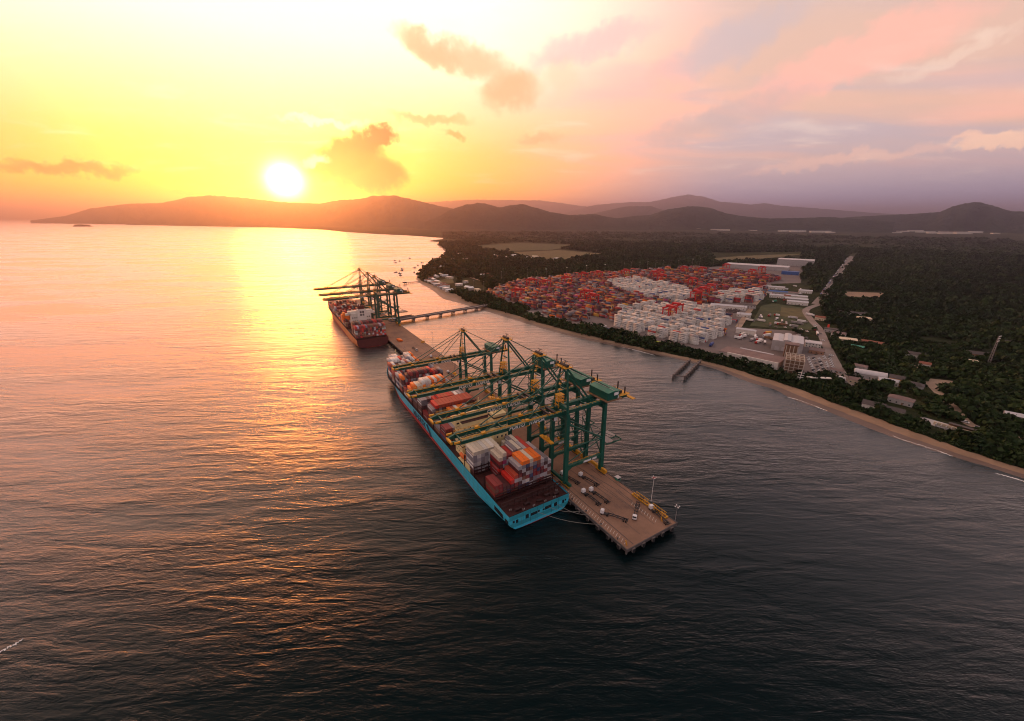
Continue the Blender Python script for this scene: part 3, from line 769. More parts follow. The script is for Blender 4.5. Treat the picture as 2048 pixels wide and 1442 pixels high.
    for k in range(7):
        z = BZ + 6 + k * 3.6; f = (z - BZ) / (AP - BZ); y = (WL - .6) * (1 - f) + 11 * f
        m.box(1.0, 3.0, y - 2.2 + (k % 2), y - .2 + (k % 2), z, z + .18); m.beam((2.4, y - 1.4, z), (2.4, y - 1.2, z + 3.6), .22)
    m.build('ladder', ye, c)
    # machinery house at the landside end
    h = MB(); h.box(31, 41, -1.0, 17.0, BZ + BD + .9, BZ + BD + 6.2); hh = h.build('machinery_house', gr, c)
    h = MB(); h.add([(30.6, -1.4, BZ + BD + 6.21), (41.4, -1.4, BZ + BD + 6.21), (41.4, 17.4, BZ + BD + 6.21), (30.6, 17.4, BZ + BD + 6.21), (36, -1.4, BZ + BD + 7.0), (36, 17.4, BZ + BD + 7.0)],
          [(0, 4, 5, 3), (4, 1, 2, 5), (0, 1, 4), (2, 3, 5), (3, 2, 1, 0)]); h.build('roof', 'crane_roof_green', hh)
    MB().box(35.8, 36.2, -1.3, 17.3, BZ + BD + 7.0, BZ + BD + 7.12).build('roof_ridge', 'mast_grey', hh)
    MB().box(36.2, 40.0, -1.12, -1.02, BZ + BD + 3.6, BZ + BD + 5.6).build('sign_plate', 'sign_white', hh)
    MB().box(39.6, 40.4, -1.10, -1.02, BZ + BD + .95, BZ + BD + 2.9).build('door', 'white_paint', hh)
    m = MB(); m.box(29.0, 43.0, -2.4, 18.4, BZ + BD + .5, BZ + BD + .85); m.build('house_platform', 'brown_panel', c)
    m = MB(); m.box(43.2, 53.5, 1.5, 14.5, BZ + BD + .02, BZ + BD + .3); m.box(52.6, 55.5, -2.0, 17.0, BZ - .2, BZ + .3)
    for y in (1.5, 14.5):
        m.beam((43.5, y, BZ + BD + 1.5), (53.5, y, BZ + BD + 1.5), .15)
    m.build('tail_platform', ye, c)
    m = MB(); m.box(44, 49, 4.5, 11.5, BZ + BD + .32, BZ + BD + 2.4); m.tube((50.5, 3.5, BZ + BD + .3), (50.5, 3.5, BZ + BD + 5.0), .5); m.tube((53, 12.5, BZ + BD + .3), (53, 12.5, BZ + BD + 5.4), .5); m.beam((50.5, 3.5, BZ + BD + 4.6), (48.6, 2.8, BZ + BD + 5.4), .25)
    m.build('winch', 'dark_steel', c)
    # trolley with operator cab, hanging spreader
    m = MB(); m.box(-12.6, -11.4, 3.2, 12.8, BZ + BD + .15, BZ + BD + 1.2); m.box(-8.6, -7.4, 3.2, 12.8, BZ + BD + .15, BZ + BD + 1.2); m.box(-12, -8, 4.8, 11.2, BZ - .9, BZ + 1.1); m.build('trolley', 'dark_steel', c)
    m = MB(); m.box(-6.8, -4.4, 5.2, 7.6, BZ - 3.6, BZ - .4); cb = m.build('operator_cab', 'white_paint', c)
    MB().box(-7.0, -6.82, 5.4, 7.4, BZ - 3.3, BZ - 1.4).build('window', 'glass_dark', cb)
    sp_ = MB(); sp_.box(-11.2, -8.8, 1.9, 14.1, 33.0, 33.9); sp_.box(-11.0, -9.0, 6.0, 10.0, 33.9, 35.2)
    s_ = sp_.build('spreader', ye, c)
    for x in (-10.8, -9.2):
        for y in (6.2, 9.8): MB().tube((x, y, 35.2), (x, y, BZ - .9), .09, 4).build('hoist_rope', 'dark_steel', s_)
    # yellow maintenance cage above the hinge, stair tower down a land leg, hatch-cover platform
    m = MB()
    for x in (-1.5, 2.5):
        for y in (8.5, 11.5): m.beam((x, y, BZ + BD), (x, y, BZ + BD + 8.5), .3)
    for z in (2.0, 4.4, 6.6, 8.4): m.box(-2.0, 3.0, 8.0, 12.0, BZ + BD + z, BZ + BD + z + .2)
    m.beam((-1.5, 8.5, BZ + BD), (2.5, 8.5, BZ + BD + 4), .25); m.beam((2.5, 8.5, BZ + BD + 4), (-1.5, 8.5, BZ + BD + 8), .25)
    m.build('maintenance_cage', ye, c)
    m = MB(); m.box(-1.0, 1.0, 0.95, WL - .95, BZ + BD + 1.3, BZ + BD + 3.2); m.build('hinge_beam', gr, c)
    m = MB()
    for k in range(11):
        z = 4.5 + k * 4.1; y0, y1 = (WL + 1.2, WL + 5.2)
        m.box(G - 1, G + 1.2, y0 - .2, y0 + 1.0, z, z + .2)
        m.beam((G - .6 + (k % 2) * 1.2, y0 if k % 2 == 0 else y1, z), (G - .6 + (k % 2) * 1.2, y1 if k % 2 == 0 else y0, z + 4.1), .8, .25)
    for y in (WL + 1.0, WL + 5.4): m.beam((G + .2, y, 4), (G + .2, y, BZ), .25)
    m.build('stair_tower', gr, c)
    m = MB()
    for y in (-2, 2.5, 7, 11.5): m.beam((G + 1, y, 22.0), (G + 15, y, 22.0), .5, .7)
    for x in (G + 2, G + 8.5, G + 15): m.beam((x, -2, 22.4), (x, 11.5, 22.4), .5, .6)
    m.beam((G + 1, 0, 30), (G + 14, 0, 22.3), .3); m.beam((G + 1, WL, 30), (G + 13, 11.5, 22.3), .3)
    hp = m.build('catch_platform', gr, c)
    m = MB(); m.box(G + 2.4, G + 8.2, -1.6, 11, 22.75, 22.9); m.box(G + 9, G + 14.6, 3.2, 11, 22.75, 22.9); m.build('grating', 'mast_grey', hp)
    return c
crane = make_crane()
CR = [(60, 'nearest green gantry crane, beside the ship stern with the lowest boom'), (87, 'second green gantry crane from the pier end, boom over the ship bridge'),
      (130, 'third green gantry crane, boom over the rust red containers'), (208, 'farthest of the four green cranes working the turquoise ship'),
      (528, 'nearest of the three hazy cranes by the far ship'), (572, 'middle of the three hazy cranes by the far ship'), (634, 'farthest hazy crane by the far ship, its apex highest against the bay')]
for i, (s, lab) in enumerate(CR):
    loc = pier_at(s, 5.6)
    if i == 0: crane.location = loc; crane['label'] = lab
    else: clone(crane, loc, TH, lab, .86 if i == 3 else None)

# ------------------------------------------------------------------ ships
BEAM, LOA = 43.0, 300.0
def make_ship(name, label, s, paint, transom_paint, house_paint, zdk=9.5):
    t_c = -1.4 - BEAM / 2
    sh = thing(name, label, 'ship', pier_at(s, t_c, 0), TH)
    hb = BEAM / 2
    def zd(t): return zdk + 5.5 * max(0, (t - 0.86) / 0.14) ** 1.3
    def bdeck(t): return hb * (0.985 + .015 * min(1, t / .03)) if t < .80 else hb * max(0, 1 - ((t - .80) / .20) ** 2.3)
    def bwl(t):
        if t < .13: return hb * (.60 + .40 * math.sin(math.pi / 2 * t / .13))
        if t < .66: return hb
        return hb * max(0, 1 - ((t - .66) / .305) ** 1.9)
    ts = [0, .004, .02, .05, .09, .13] + [.13 + k * .0755 for k in range(1, 8)] + [.70, .74, .78, .82, .85, .88, .905, .93, .95, .965, .98, .992, 1.0]
    rows = []
    for t in ts:
        zmin = -2.0
        if t < .13: zmin = .25 - 2.25 * (t / .13)
        if t > .965: zmin = -2 + (zd(t) + 1.2 + 2) * ((t - .965) / .035) ** .8 if t < 1 else zd(1) + 1.2
        zb = min(3.4, -.9 + 9 * t) if t > .02 else .9
        top = zd(t) + 1.2
        zz = [zmin, max(zmin, .45 * zmin + .55 * zb) , zb, zb + .30 * (top - zb), zb + .62 * (top - zb), top]
        zz = [max(z, zmin) for z in zz]
        L = []
        for j, z in enumerate(zz):
            f = min(1, max(0, (z - 0) / max(top, .1)))
            if t < .13:
                k = t / .13
                pr = [.30, .62, .80, .965, 1, 1][j]
                b = hb * (pr * (1 - k) + k) if j < 3 else bdeck(t) * (pr * (1 - k) + k)
            else:
                b = bwl(t) + (bdeck(t) - bwl(t)) * f ** 1.5
                if t > .965: b = bdeck(t) * max(0, (z - zmin) / max(top - zmin, .1)) ** .8
            y = t * LOA - (1 - f) * 0 
            L.append((b, y, z))
        rows.append(L)
    mbh = MB(); k = 6
    for sgn in (-1, 1):
        o = len(mbh.v)
        for L in rows: mbh.v += [(sgn * b, y, z) for b, y, z in L]
        for i in range(len(rows) - 1):
            for j in range(k - 1):
                q = (o + i * k + j, o + (i + 1) * k + j, o + (i + 1) * k + j + 1, o + i * k + j + 1)
                mbh.f.append(q if sgn > 0 else q[::-1]); mbh.m.append(1 if j < 2 else 0)
    L = rows[0]; o = len(mbh.v)
    for b, y, z in L: mbh.v += [(-b, y, z), (b, y, z)]
    for j in range(k - 1):
        mbh.f.append((o + 2 * j, o + 2 * j + 1, o + 2 * j + 3, o + 2 * j + 2)); mbh.m.append(1 if j < 1 else 2)
    hull = mbh.build('hull', [paint, 'boot_red', transom_paint], sh)
    # deck
    dk = MB(); v = []
    for t in ts[:-1]:
        z = zd(t); v += [(-max(bdeck(t) - .25, .05), t * LOA + .1, z), (max(bdeck(t) - .25, .05), t * LOA + .1, z)]
    dk.add(v, [(2 * i, 2 * i + 1, 2 * i + 3, 2 * i + 2) for i in range(len(ts) - 2)])
    dk.build('deck', 'deck_oxide', sh)
    # inner face of bulwark
    return sh, zd, bdeck

ship, zd1, bd1 = make_ship('container_ship', 'turquoise hulled container ship moored at the near end of the pier', 47, 'hull_turquoise', 'hull_turquoise', 'house_cream')
SHIP_S = 47.0; SHIP_T = -1.4 - BEAM / 2
HB = BEAM / 2
# stern openings and fairleads
for x, w, z0, z1 in ((-18.3, 1.3, 5.6, 7.2), (-16.0, 1.6, 4.9, 7.2), (-9.2, 2.2, 5.2, 8.0), (-4.4, 5.0, 5.6, 7.6), (-1.0, 1.3, 6.2, 7.6), (2.4, 1.3, 6.0, 7.2), (5.6, 4.6, 5.8, 8.0), (11.2, 2.3, 5.4, 8.0), (17.0, 1.6, 5.3, 7.6), (18.7, 1.1, 6.3, 7.6)):
    MB().box(x - w / 2, x + w / 2, -.06, .5, z0, z1).build('mooring_port', 'glass_dark', ship)
for y0, y1, z0, z1 in ((7.0, 17.0, 5.0, 7.8), (1.6, 4.2, 5.0, 7.2)):
    MB().box(-HB - .08, -HB + .5, y0, y1, z0, z1).build('mooring_port', 'glass_dark', ship)
for x in (-12.0, -6.8, -2.2, 8.2, 13.5): MB().box(x - .08, x + .08, -.05, .02, 2.2, 10.4).build('transom_seam', 'lettering_navy', ship)
# MAERSK on the port side
TM = text_mesh('MAERSK', 7.6, 0.0, 0.22); TM.materials.append(M['lettering_navy'])
o = put('lettering', TM, ship, (-HB - .10, 152.0, 3.3))
o.matrix_local = Matrix.Translation((-HB - .10, 167.0, 3.9)) @ Matrix(((0, 0, -1, 0), (-1.15, 0, 0, 0), (0, 1, 0, 0), (0, 0, 0, 1)))
MB().beam((-HB - .6, 131, 10.0), (-HB - .9, 121, 3.6), 1.0, .5).build('accommodation_ladder', 'lettering_navy', ship)
# aft mooring deck gear
m = MB(); m.box(-HB + .4, HB - .4, .35, .75, 10.3, 10.9)
m.build('stern_rail', 'lashing_steel', ship)
for x, y in ((-13, 4), (-6, 5.5), (2, 4), (9, 6), (14.5, 4.2)):
    m = MB(); m.tube((x - 1.4, y, 10.6), (x + 1.4, y, 10.6), .8, 10); m.box(x - 1.9, x - 1.45, y - .9, y + .9, 9.55, 11.2); m.box(x + 1.45, x + 1.9, y - .9, y + .9, 9.55, 11.2)
    m.build('mooring_winch', 'lashing_steel', ship)
for x, y in ((-17, 6), (-10, 2.5), (-3, 2.3), (5, 2.2), (12, 2.4), (17, 7)):
    m = MB(); m.tube((x - .5, y, 9.55), (x - .5, y, 10.6), .3, 8); m.tube((x + .5, y, 9.55), (x + .5, y, 10.6), .3, 8); m.build('bitts', 'mast_grey', ship)

BAYS = [65.0, 79.2, 93.4] + [140 + 13.2 * k for k in range(14)]
def lashing_frame(par, y, z0, h, half):
    m = MB(); n = int(half * 2 / 5)
    for k in range(n + 1):
        x = -half + k * 2 * half / n; m.beam((x, y, z0), (x, y, z0 + h), .4)
    for q in range(int(h / 2.6)): m.box(-half, half, y - .5, y + .5, z0 + 2.6 * (q + 1) - .2, z0 + 2.6 * (q + 1))
    for k in range(n):
        x = -half + k * 2 * half / n; m.beam((x, y, z0), (x + 2 * half / n, y, z0 + 2.4), .16)
    return m.build('lashing_bridge', 'lashing_steel', par)
for b in BAYS:
    y0 = b - SHIP_S; half = min(HB - 1.0, bd1((y0 + 12) / LOA) - .8)
    z0 = max(zd1((y0 + 12) / LOA), 9.5)
    if half > 6: MB().box(-half, half, y0 + .1, y0 + 12.1, zdk0 if False else z0 - .3, z0 + 2.4).build('hatch_cover', 'deck_oxide', ship)
for y in (16.4, 30.9, 45.2, 60.0, 91.6, 118.4, 144.8, 171.2, 197.6, 224.0, 250.4):
    lashing_frame(ship, y, 9.4, 5.4 if y < 20 else 9.5, HB - .6)
m = MB()
for x in np.arange(-HB + .5, HB, 4.2): m.beam((x, 8.8, 9.5), (x, 8.8, 14.2), .35)
m.box(-HB + .3, HB - .3, 8.4, 9.2, 13.9, 14.2); m.box(-HB + .3, HB - .3, 8.2, 9.4, 11.6, 11.8)
m.build('lashing_bridge', 'lashing_steel', ship)
# accommodation block
hx = HB - 1.2
m = MB(); m.box(-hx + 3, hx - 3, 71, 83, 9.45, 36.0); blk = m.build('accommodation_block', 'house_cream', ship)
m = MB(); m.box(-hx, hx, 74.5, 83.4, 33.2, 36.6); m.box(-hx + .2, hx - .2, 74.7, 83.2, 36.62, 37.7); brd = m.build('bridge', 'house_cream', blk)
m = MB(); m.box(-hx + 3.5, hx - 3.5, 70.8, 74.4, 36.02, 36.3); m.box(-hx + 2.6, hx - 2.6, 70.4, 83.6, 26.0, 26.25); m.box(-hx + 2.6, hx - 2.6, 70.4, 83.6, 18.0, 18.25); m.build('deck_edge', 'deck_oxide', blk)
for z in (12.0, 15.0, 20.5, 23.3, 28.6, 31.2):
    for k in range(7):
        x = -hx + 5.0 + k * 4.3
        MB().box(x, x + .9, 70.93, 71.05, z, z + 1.0).build('window', 'glass_dark', blk)
    for y in (73.0, 76.5, 80.0): MB().box(-hx + 2.94, -hx + 3.06, y, y + .9, z, z + 1.0).build('window', 'glass_dark', blk)
for k in range(14): MB().box(-hx + 1 + k * 2.55, -hx + 3.1 + k * 2.55, 74.42, 74.6, 34.6, 35.9).build('window', 'glass_dark', brd)
m = MB(); m.box(2.5, 13.5, 60.5, 71, 9.45, 34.5); cas = m.build('engine_casing', 'house_cream', ship)
m = MB(); m.box(3.2, 12.8, 61.5, 70.2, 34.52, 41.5); m.box(3.0, 13.0, 61.3, 70.4, 38.4, 39.6, 1)
for x in (5.5, 8, 10.5): m.tube((x, 66, 41.5), (x, 66, 44.0), .8, 8)
m.build('funnel', ['house_cream', 'dark_steel'], cas)
for z in (14, 19, 24, 29):
    for x in (4.5, 8.0, 11.2): MB().box(x, x + 1.2, 60.44, 60.56, z, z + 1.4).build('vent', 'dark_roof', cas)
m = MB(); m.box(-14, 2, 60.5, 71, 9.45, 20.0); m.box(-14.4, 2.0, 60.1, 71, 20.02, 20.3); m.build('deckhouse', 'house_cream', ship)
m = MB(); m.beam((0, 79, 37.7), (0, 79, 49), .5); m.beam((-4, 79, 44), (4, 79, 44), .3); m.beam((-2.5, 79, 46.5), (2.5, 79, 46.5), .25); m.tube((-1.6, 79, 41), (1.6, 79, 41), .35)
m.build('radar_mast', 'house_cream', ship)
def lifeboat(x, y, z):
    m = MB(); n = 10
    prof = [(-4.4, .3), (-3.4, 1.2), (-1.5, 1.55), (1.5, 1.55), (3.4, 1.2), (4.4, .3)]
    o0 = len(m.v)
    for yy, rr in prof: m.v += [(x + rr * math.cos(2 * math.pi * i / n), y + yy, z + 1.1 * rr * math.sin(2 * math.pi * i / n)) for i in range(n)]
    for k in range(len(prof) - 1):
        for i in range(n): m.f.append((k * n + i, k * n + (i + 1) % n, (k + 1) * n + (i + 1) % n, (k + 1) * n + i)); m.m.append(0)
    m.box(x - .8, x + .8, y - 3.4, y - 1.6, z + 1.2, z + 2.2)
    lb = m.build('lifeboat', 'lifeboat_orange', ship)
    d = MB(); d.beam((x, y - 3, z - 3.5), (x - .4, y - 3, z + 3.0), .4); d.beam((x, y + 3, z - 3.5), (x - .4, y + 3, z + 3.0), .4); d.beam((x - .4, y - 3, z + 3), (x - .4, y + 3, z + 3), .3); d.box(x - 1.5, x + 1.5, y - 5, y + 5, z - 3.6, z - 3.2)
    d.build('davit', 'house_cream', lb)
lifeboat(-HB + 2.2, 66, 14.5); lifeboat(HB - 2.2, 66, 14.5)
m = MB(); m.box(-HB + .8, -14.5, 52, 63, 9.45, 12.6); m.box(-HB + .8, -16, 53, 58, 12.62, 14.2); m.build('side_house', 'house_cream', ship)
m = MB(); m.beam((0, 291, 14), (0, 291, 27), .6); m.beam((-2, 291, 23), (2, 291, 23), .3); m.build('foremast', 'house_cream', ship)
m = MB(); m.box(-6, 6, 276, 276.5, 12, 19.0); m.build('breakwater', 'hull_turquoise', ship)

# ------------------------------------------------------------------ containers
COL = {'white': (.76, .72, .65), 'cream': (.70, .62, .48), 'grey': (.24, .225, .24), 'pale grey': (.46, .44, .45), 'dark red': (.24, .016, .018), 'red': (.60, .022, .012), 'rust red': (.46, .065, .03),
       'orange': (.92, .19, .006), 'maroon': (.075, .014, .017), 'brown': (.20, .085, .05), 'navy': (.02, .04, .12), 'blue': (.04, .10, .30), 'green': (.03, .20, .12), 'yellow': (.70, .36, .03), 'magenta': (.42, .02, .16), 'teal': (.03, .16, .18)}
CW, CL, CH = 2.60, 12.19, 2.59
def container_mesh(variant):
    m = MB(); w, l, h = CW / 2, CL, CH; t = .09
    m.box(-w + .05, w - .05, .05, l - .05, .1, h - .05)
    for x in (-w, w - t):
        for y in (0, l - t): m.box(x, x + t, y, y + t, 0, h)
        for z in (0, h - t): m.box(x, x + t, t, l - t, z, z + t)
    for y in (0, l - t):
        for z in (0, h - t): m.box(-w + t, w - t, y, y + t, z, z + t)
    for x in (-.75, -.25, .25, .75): m.box(x - .03, x + .03, -.01, .05, .15, h - .15, 1)
    if variant == 1:
        for x0, x1 in ((-w + .02, -w + .05),): m.box(x0, x1, 1.2, 11.0, .75, 1.95, 2)
    if variant == 2:
        m.box(-w + .02, -w + .05, 2.4, 9.4, 1.0, 1.75, 1)
    return m.mesh('shipping_container', ['container_paint', 'mast_grey', 'sign_white'])
CM = [container_mesh(k) for k in range(3)]
PALF = ['grey', 'pale grey', 'maroon', 'dark red', 'maroon', 'grey', 'white', 'dark red', 'brown', 'navy', 'pale grey', 'maroon']
ORD = ['first', 'second', 'third', 'fourth', 'fifth', 'sixth', 'seventh', 'eighth', 'ninth', 'tenth', 'eleventh', 'twelfth', 'thirteenth', 'fourteenth', 'fifteenth', 'sixteenth', 'seventeenth']
g_, w_, cr_, dr, rd, rr_, og, mr, pg, br, nv, bl, yl = 'grey', 'white', 'cream', 'dark red', 'red', 'rust red', 'orange', 'maroon', 'pale grey', 'brown', 'navy', 'blue', 'yellow'
SH_BAYS = [
  ([3, 3, 2, 2, 3, 4, 6, 7, 7, 7, 7, 7, 6, 6, 5], [dr, dr, mr, mr, rd, rr_, pg, og, og, cr_, og, og, pg, g_, pg], PALF),
  ([0, 0, 0, 0, 6, 7, 6, 6, 7, 7, 6, 6, 6, 5, 5], [g_, g_, g_, g_, cr_, cr_, dr, rd, g_, cr_, g_, pg, rd, rd, pg], ['grey', 'red', 'dark red', 'magenta', 'maroon', 'pale grey']),
  ([6, 6, 6, 6, 6, 6, 6, 0, 0, 0, 4, 5, 5, 4, 4], [cr_, cr_, cr_, w_, cr_, w_, cr_, g_, g_, g_, cr_, g_, cr_, rd, rd], ['pale grey', 'grey', 'white', 'grey', 'pale grey', 'maroon']),
  ([4, 4, 4, 3, 3, 3, 3, 3, 2, 2, 2, 3, 3, 3, 3], [dr, dr, g_, mr, dr, mr, dr, mr, dr, g_, mr, dr, g_, g_, dr], PALF),
  ([2, 1, 1, 2, 6, 6, 6, 6, 6, 6, 5, 5, 4, 4, 3], [g_, dr, dr, mr, og, rr_, w_, og, og, pg, pg, g_, pg, mr, g_], PALF),
  ([6, 7, 7, 7, 7, 7, 7, 7, 7, 7, 7, 7, 7, 6, 5], [g_, rd, rr_, rr_, rr_, rr_, rr_, rr_, rr_, rr_, rr_, rr_, rr_, mr, mr], ['maroon', 'grey', 'grey', 'maroon', 'dark red']),
  ([2, 2, 4, 6, 7, 7, 7, 7, 7, 6, 6, 5, 4, 3, 3], [dr, mr, dr, rd, rd, rr_, rr_, rd, rr_, pg, w_, mr, g_, mr, g_], PALF),
  ([5, 5, 5, 5, 5, 4, 4, 4, 5, 5, 5, 4, 4, 4, 4], [g_, g_, mr, g_, mr, mr, dr, g_, mr, pg, pg, mr, g_, pg, g_], PALF),
  ([4, 3, 3, 3, 3, 5, 5, 6, 6, 6, 5, 5, 4, 4, 4], [dr, mr, dr, mr, og, og, og, og, og, og, pg, pg, g_, mr, g_], PALF),
  ([5, 6, 6, 6, 7, 7, 7, 7, 7, 7, 7, 7, 6, 5, 5], [og, og, cr_, cr_, w_, w_, w_, og, w_, og, cr_, og, pg, pg, mr], ['orange', 'grey', 'maroon', 'pale grey', 'dark red']),
  ([3, 2, 3, 4, 4, 5, 5, 6, 6, 5, 5, 5, 5, 4, 4], [dr, mr, mr, dr, mr, g_, mr, dr, pg, g_, rr_, rd, rr_, g_, mr], PALF),
  ([6, 5, 6, 7, 7, 7, 7, 7, 7, 7, 7, 6, 6, 6, 6], [og, g_, mr, dr, mr, dr, mr, mr, dr, mr, rd, rd, dr, mr, g_], ['maroon', 'dark red', 'maroon', 'grey']),
  ([5, 5, 4, 4, 4, 5, 5, 5, 5, 5, 4, 4, 4, 4, 4], [pg, g_, mr, mr, dr, mr, dr, g_, mr, dr, mr, pg, mr, g_, g_], PALF),
  ([5, 5, 5, 5, 5, 5, 5, 5, 5, 5, 5, 5, 5, 5, 5], [rr_, pg, dr, g_, mr, mr, dr, mr, pg, g_, mr, dr, mr, g_, pg], PALF),
  ([6, 6, 5, 5, 5, 6, 6, 6, 5, 5, 4, 4, 4, 4, 4], [rr_, w_, dr, mr, w_, pg, dr, pg, w_, pg, mr, g_, mr, g_, pg], PALF),
  ([6, 6, 6, 6, 6, 6, 5, 5, 6, 6, 5, 5, 4, 4, 4], [pg, pg, w_, w_, w_, rd, pg, pg, g_, w_, w_, og, og, br, br], ['pale grey', 'grey', 'pale grey', 'maroon']),
  ([0, 0, 5, 5, 5, 5, 4, 4, 4, 5, 5, 5, 4, 0, 0], [pg, pg, w_, pg, w_, w_, pg, mr, g_, w_, w_, og, og, br, br], ['pale grey', 'grey', 'pale grey', 'maroon'])]
mass_v, mass_c = [], []
def mass_box(loc, ang, col, l=CL, w=CW, h=CH):
    ca, sa = math.cos(ang), math.sin(ang)
    for z in (0, h):
        for x, y in ((-w / 2, 0), (w / 2, 0), (w / 2, l), (-w / 2, l)):
            mass_v.append((loc[0] + ca * x - sa * y, loc[1] + sa * x + ca * y, loc[2] + z)); mass_c.append((*col, 1))
def flush_mass(name, label, **kw):
    global mass_v, mass_c
    n = len(mass_v) // 8
    base = np.array([(4, 5, 6, 7), (0, 1, 5, 4), (1, 2, 6, 5), (2, 3, 7, 6), (3, 0, 4, 7)])
    F = (np.arange(n)[:, None, None] * 8 + base[None]).reshape(-1, 4)
    o = put(name, np_mesh(name, mass_v, F, ['container_paint_mass'], mass_c)); tag(o, label, kind='stuff', **kw)
    mass_v, mass_c = [], []
    return o
cr = random.Random(11)
cand = []
for bi, (s, (tiers, tops, pal)) in enumerate(zip(BAYS, SH_BAYS)):
    y0 = s - SHIP_S; half = bd1((y0 + 12) / LOA) - .4
    z0 = max(zd1((y0 + 12) / LOA), 9.5) + 2.42
    for r in range(15):
        x = (r - 7) * 2.72
        if abs(x) + CW / 2 > half + .5: continue
        n = tiers[r]
        for t in range(n):
            top = t == n - 1
            nb = min(tiers[r - 1] if r else 0, tiers[r + 1] if r < 14 else 0)
            side = t >= (tiers[r - 1] if r else 0) or t >= (tiers[r + 1] if r < 14 else 0)
            col = tops[r] if top else cr.choice(pal)
            aft = bi == 0 or bi == 3 or t >= SH_BAYS[bi - 1][0][r] - 3
            if not (top or side or aft or bi in (0, 1, 2)): continue
            seen = (3 if top else 0) + (2 if t >= (tiers[r - 1] if r else 0) else 0) + (1.5 if (bi in (0, 3) or t >= SH_BAYS[bi - 1][0][r]) else 0)
            loc = pier_at(s, SHIP_T + x, z0 + t * 2.62)
            d = (loc - Vector((0, 0, CAM_H))).length
            cand.append((seen > 0, -d, bi, r, t, n, col, loc))
cand.sort(key=lambda c: (not c[0], -c[1]))
for i, (sn, d, bi, r, t, n, col, loc) in enumerate(cand):
    base = COL[col]; k = cr.uniform(.82, 1.12); c3 = tuple(min(1, b * k) for b in base)
    if i < 300:
        var = 1 if (col in ('grey', 'pale grey') and t < n - 0 and cr.random() < .6) else (2 if cr.random() < .5 else 0)
        o = put('shipping_container', CM[var], None, loc, TH); o.color = (*c3, 1)
        tier = 'top tier' if t == n - 1 else f'{ORD[t]} tier up'
        bay = f'{ORD[bi]} bay from stern'
        tag(o, f'{col} container, {bay}, {ORD[r]} row from port, {tier}', 'container', 'containers on the turquoise ship')
    else: mass_box(loc, TH, c3)
flush_mass('stacked_containers', 'remaining stacked containers towards the bow of the turquoise ship')

# ------------------------------------------------------------------ far ship
FS = 452.0
ship2, zd2, bd2 = make_ship('container_ship', 'far container ship with flare-tinted orange hull and white tower beyond the turquoise ship', FS, 'hull_flare_orange', 'stern_shade_funnel_maroon', 'house_white', 11.0)
Y = 62.0
m = MB(); m.box(-14, 14, Y, Y + 12, 11, 36); m.box(-17.5, 17.5, Y + 3, Y + 11, 36.02, 39); m.box(-HB + .6, HB - .6, Y + 5, Y + 9, 33.2, 35.9); b2 = m.build('accommodation_block', 'house_white', ship2)
m = MB(); m.box(-6, 6, Y - 8, Y - .02, 11, 43); cas2 = m.build('engine_casing', 'house_white', ship2)
for x in (-2.9, .5):
    for z in (33.5, 37.5): MB().box(x, x + 2.4, Y - 8.06, Y - 7.9, z, z + 2.8).build('vent', 'dark_roof', cas2)
m = MB(); m.box(-4.6, 4.6, Y - 7, Y - 1, 43.02, 47.5)
for x in (-2.5, 0, 2.5): m.tube((x, Y - 4, 47.5), (x, Y - 4, 50), .7, 8)
m.build('funnel', 'stern_shade_funnel_maroon', cas2)
for k in range(9):
    for z in (14, 19, 24, 29): MB().box(-13 + k * 3, -11.6 + k * 3, Y - .06, Y + .1, z, z + 1.6).build('window', 'glass_dark', b2)
m = MB(); m.beam((0, Y + 8, 39), (0, Y + 8, 50), .5); m.beam((-3, Y + 8, 46), (3, Y + 8, 46), .3); m.build('radar_mast', 'house_white', ship2)
P2 = ['maroon', 'dark red', 'rust red', 'pale grey', 'brown', 'brown', 'red', 'grey', 'dark red', 'maroon']
for bi, y0 in enumerate([6, 20.5, 36] + [78 + 13.4 * k for k in range(14)]):
    half = bd2((y0 + 12) / LOA); z0 = max(zd2((y0 + 12) / LOA), 11) + 2.4
    MB().box(-min(half, HB) + 1, min(half, HB) - 1, y0, y0 + 12, z0 - 2.7, z0 - .02).build('hatch_cover', 'deck_oxide', ship2) if half > 7 else None
    for r in range(15):
        x = (r - 7) * 2.72
        if abs(x) + CW / 2 > half: continue
        n = [6, 7, 0][bi] if bi < 3 else max(0, [2, 3, 5, 2, 1, 4, 3, 5, 5, 6, 5, 5, 5, 5][bi - 3] + cr.choice([-1, 0, 0, 0, 1]) - (2 if bi in (3, 4, 6) and r in (2, 3, 4) else 0))
        for t in range(n):
            col = 'orange' if bi in (5, 7) and r < 4 else cr.choice(P2)
            mass_box(pier_at(FS + y0, SHIP_T + x, z0 + t * 2.62), TH, tuple(c * cr.uniform(.8, 1.1) for c in COL[col]))
flush_mass('stacked_containers', 'container stacks on the deck of the far flare-tinted ship')

# mooring ropes
for k, (a, b) in enumerate([((-2, -0.2, 6.6), (20, 1.1, 5.9)), ((6, -0.2, 6.8), (34, 1.1, 5.9)), ((12, -0.2, 6.6), (29, 1.1, 5.9))]):
    p = pier_at(47 + a[1], SHIP_T + a[0], a[2]); q = pier_at(b[0], b[1], b[2])
    mb = MB(); N = 8; pts = [p.lerp(q, i / N) - Vector((0, 0, 2.2 * math.sin(math.pi * i / N))) for i in range(N + 1)]
    for i in range(N): mb.tube(pts[i], pts[i + 1], .11, 5)
    tag(mb.build('mooring_rope', 'rope'), ['stern mooring rope running to the pier, nearest the camera', 'stern mooring rope reaching farthest up the pier edge', 'middle stern mooring rope between ship and pier'][k], 'rope', 'stern mooring ropes')

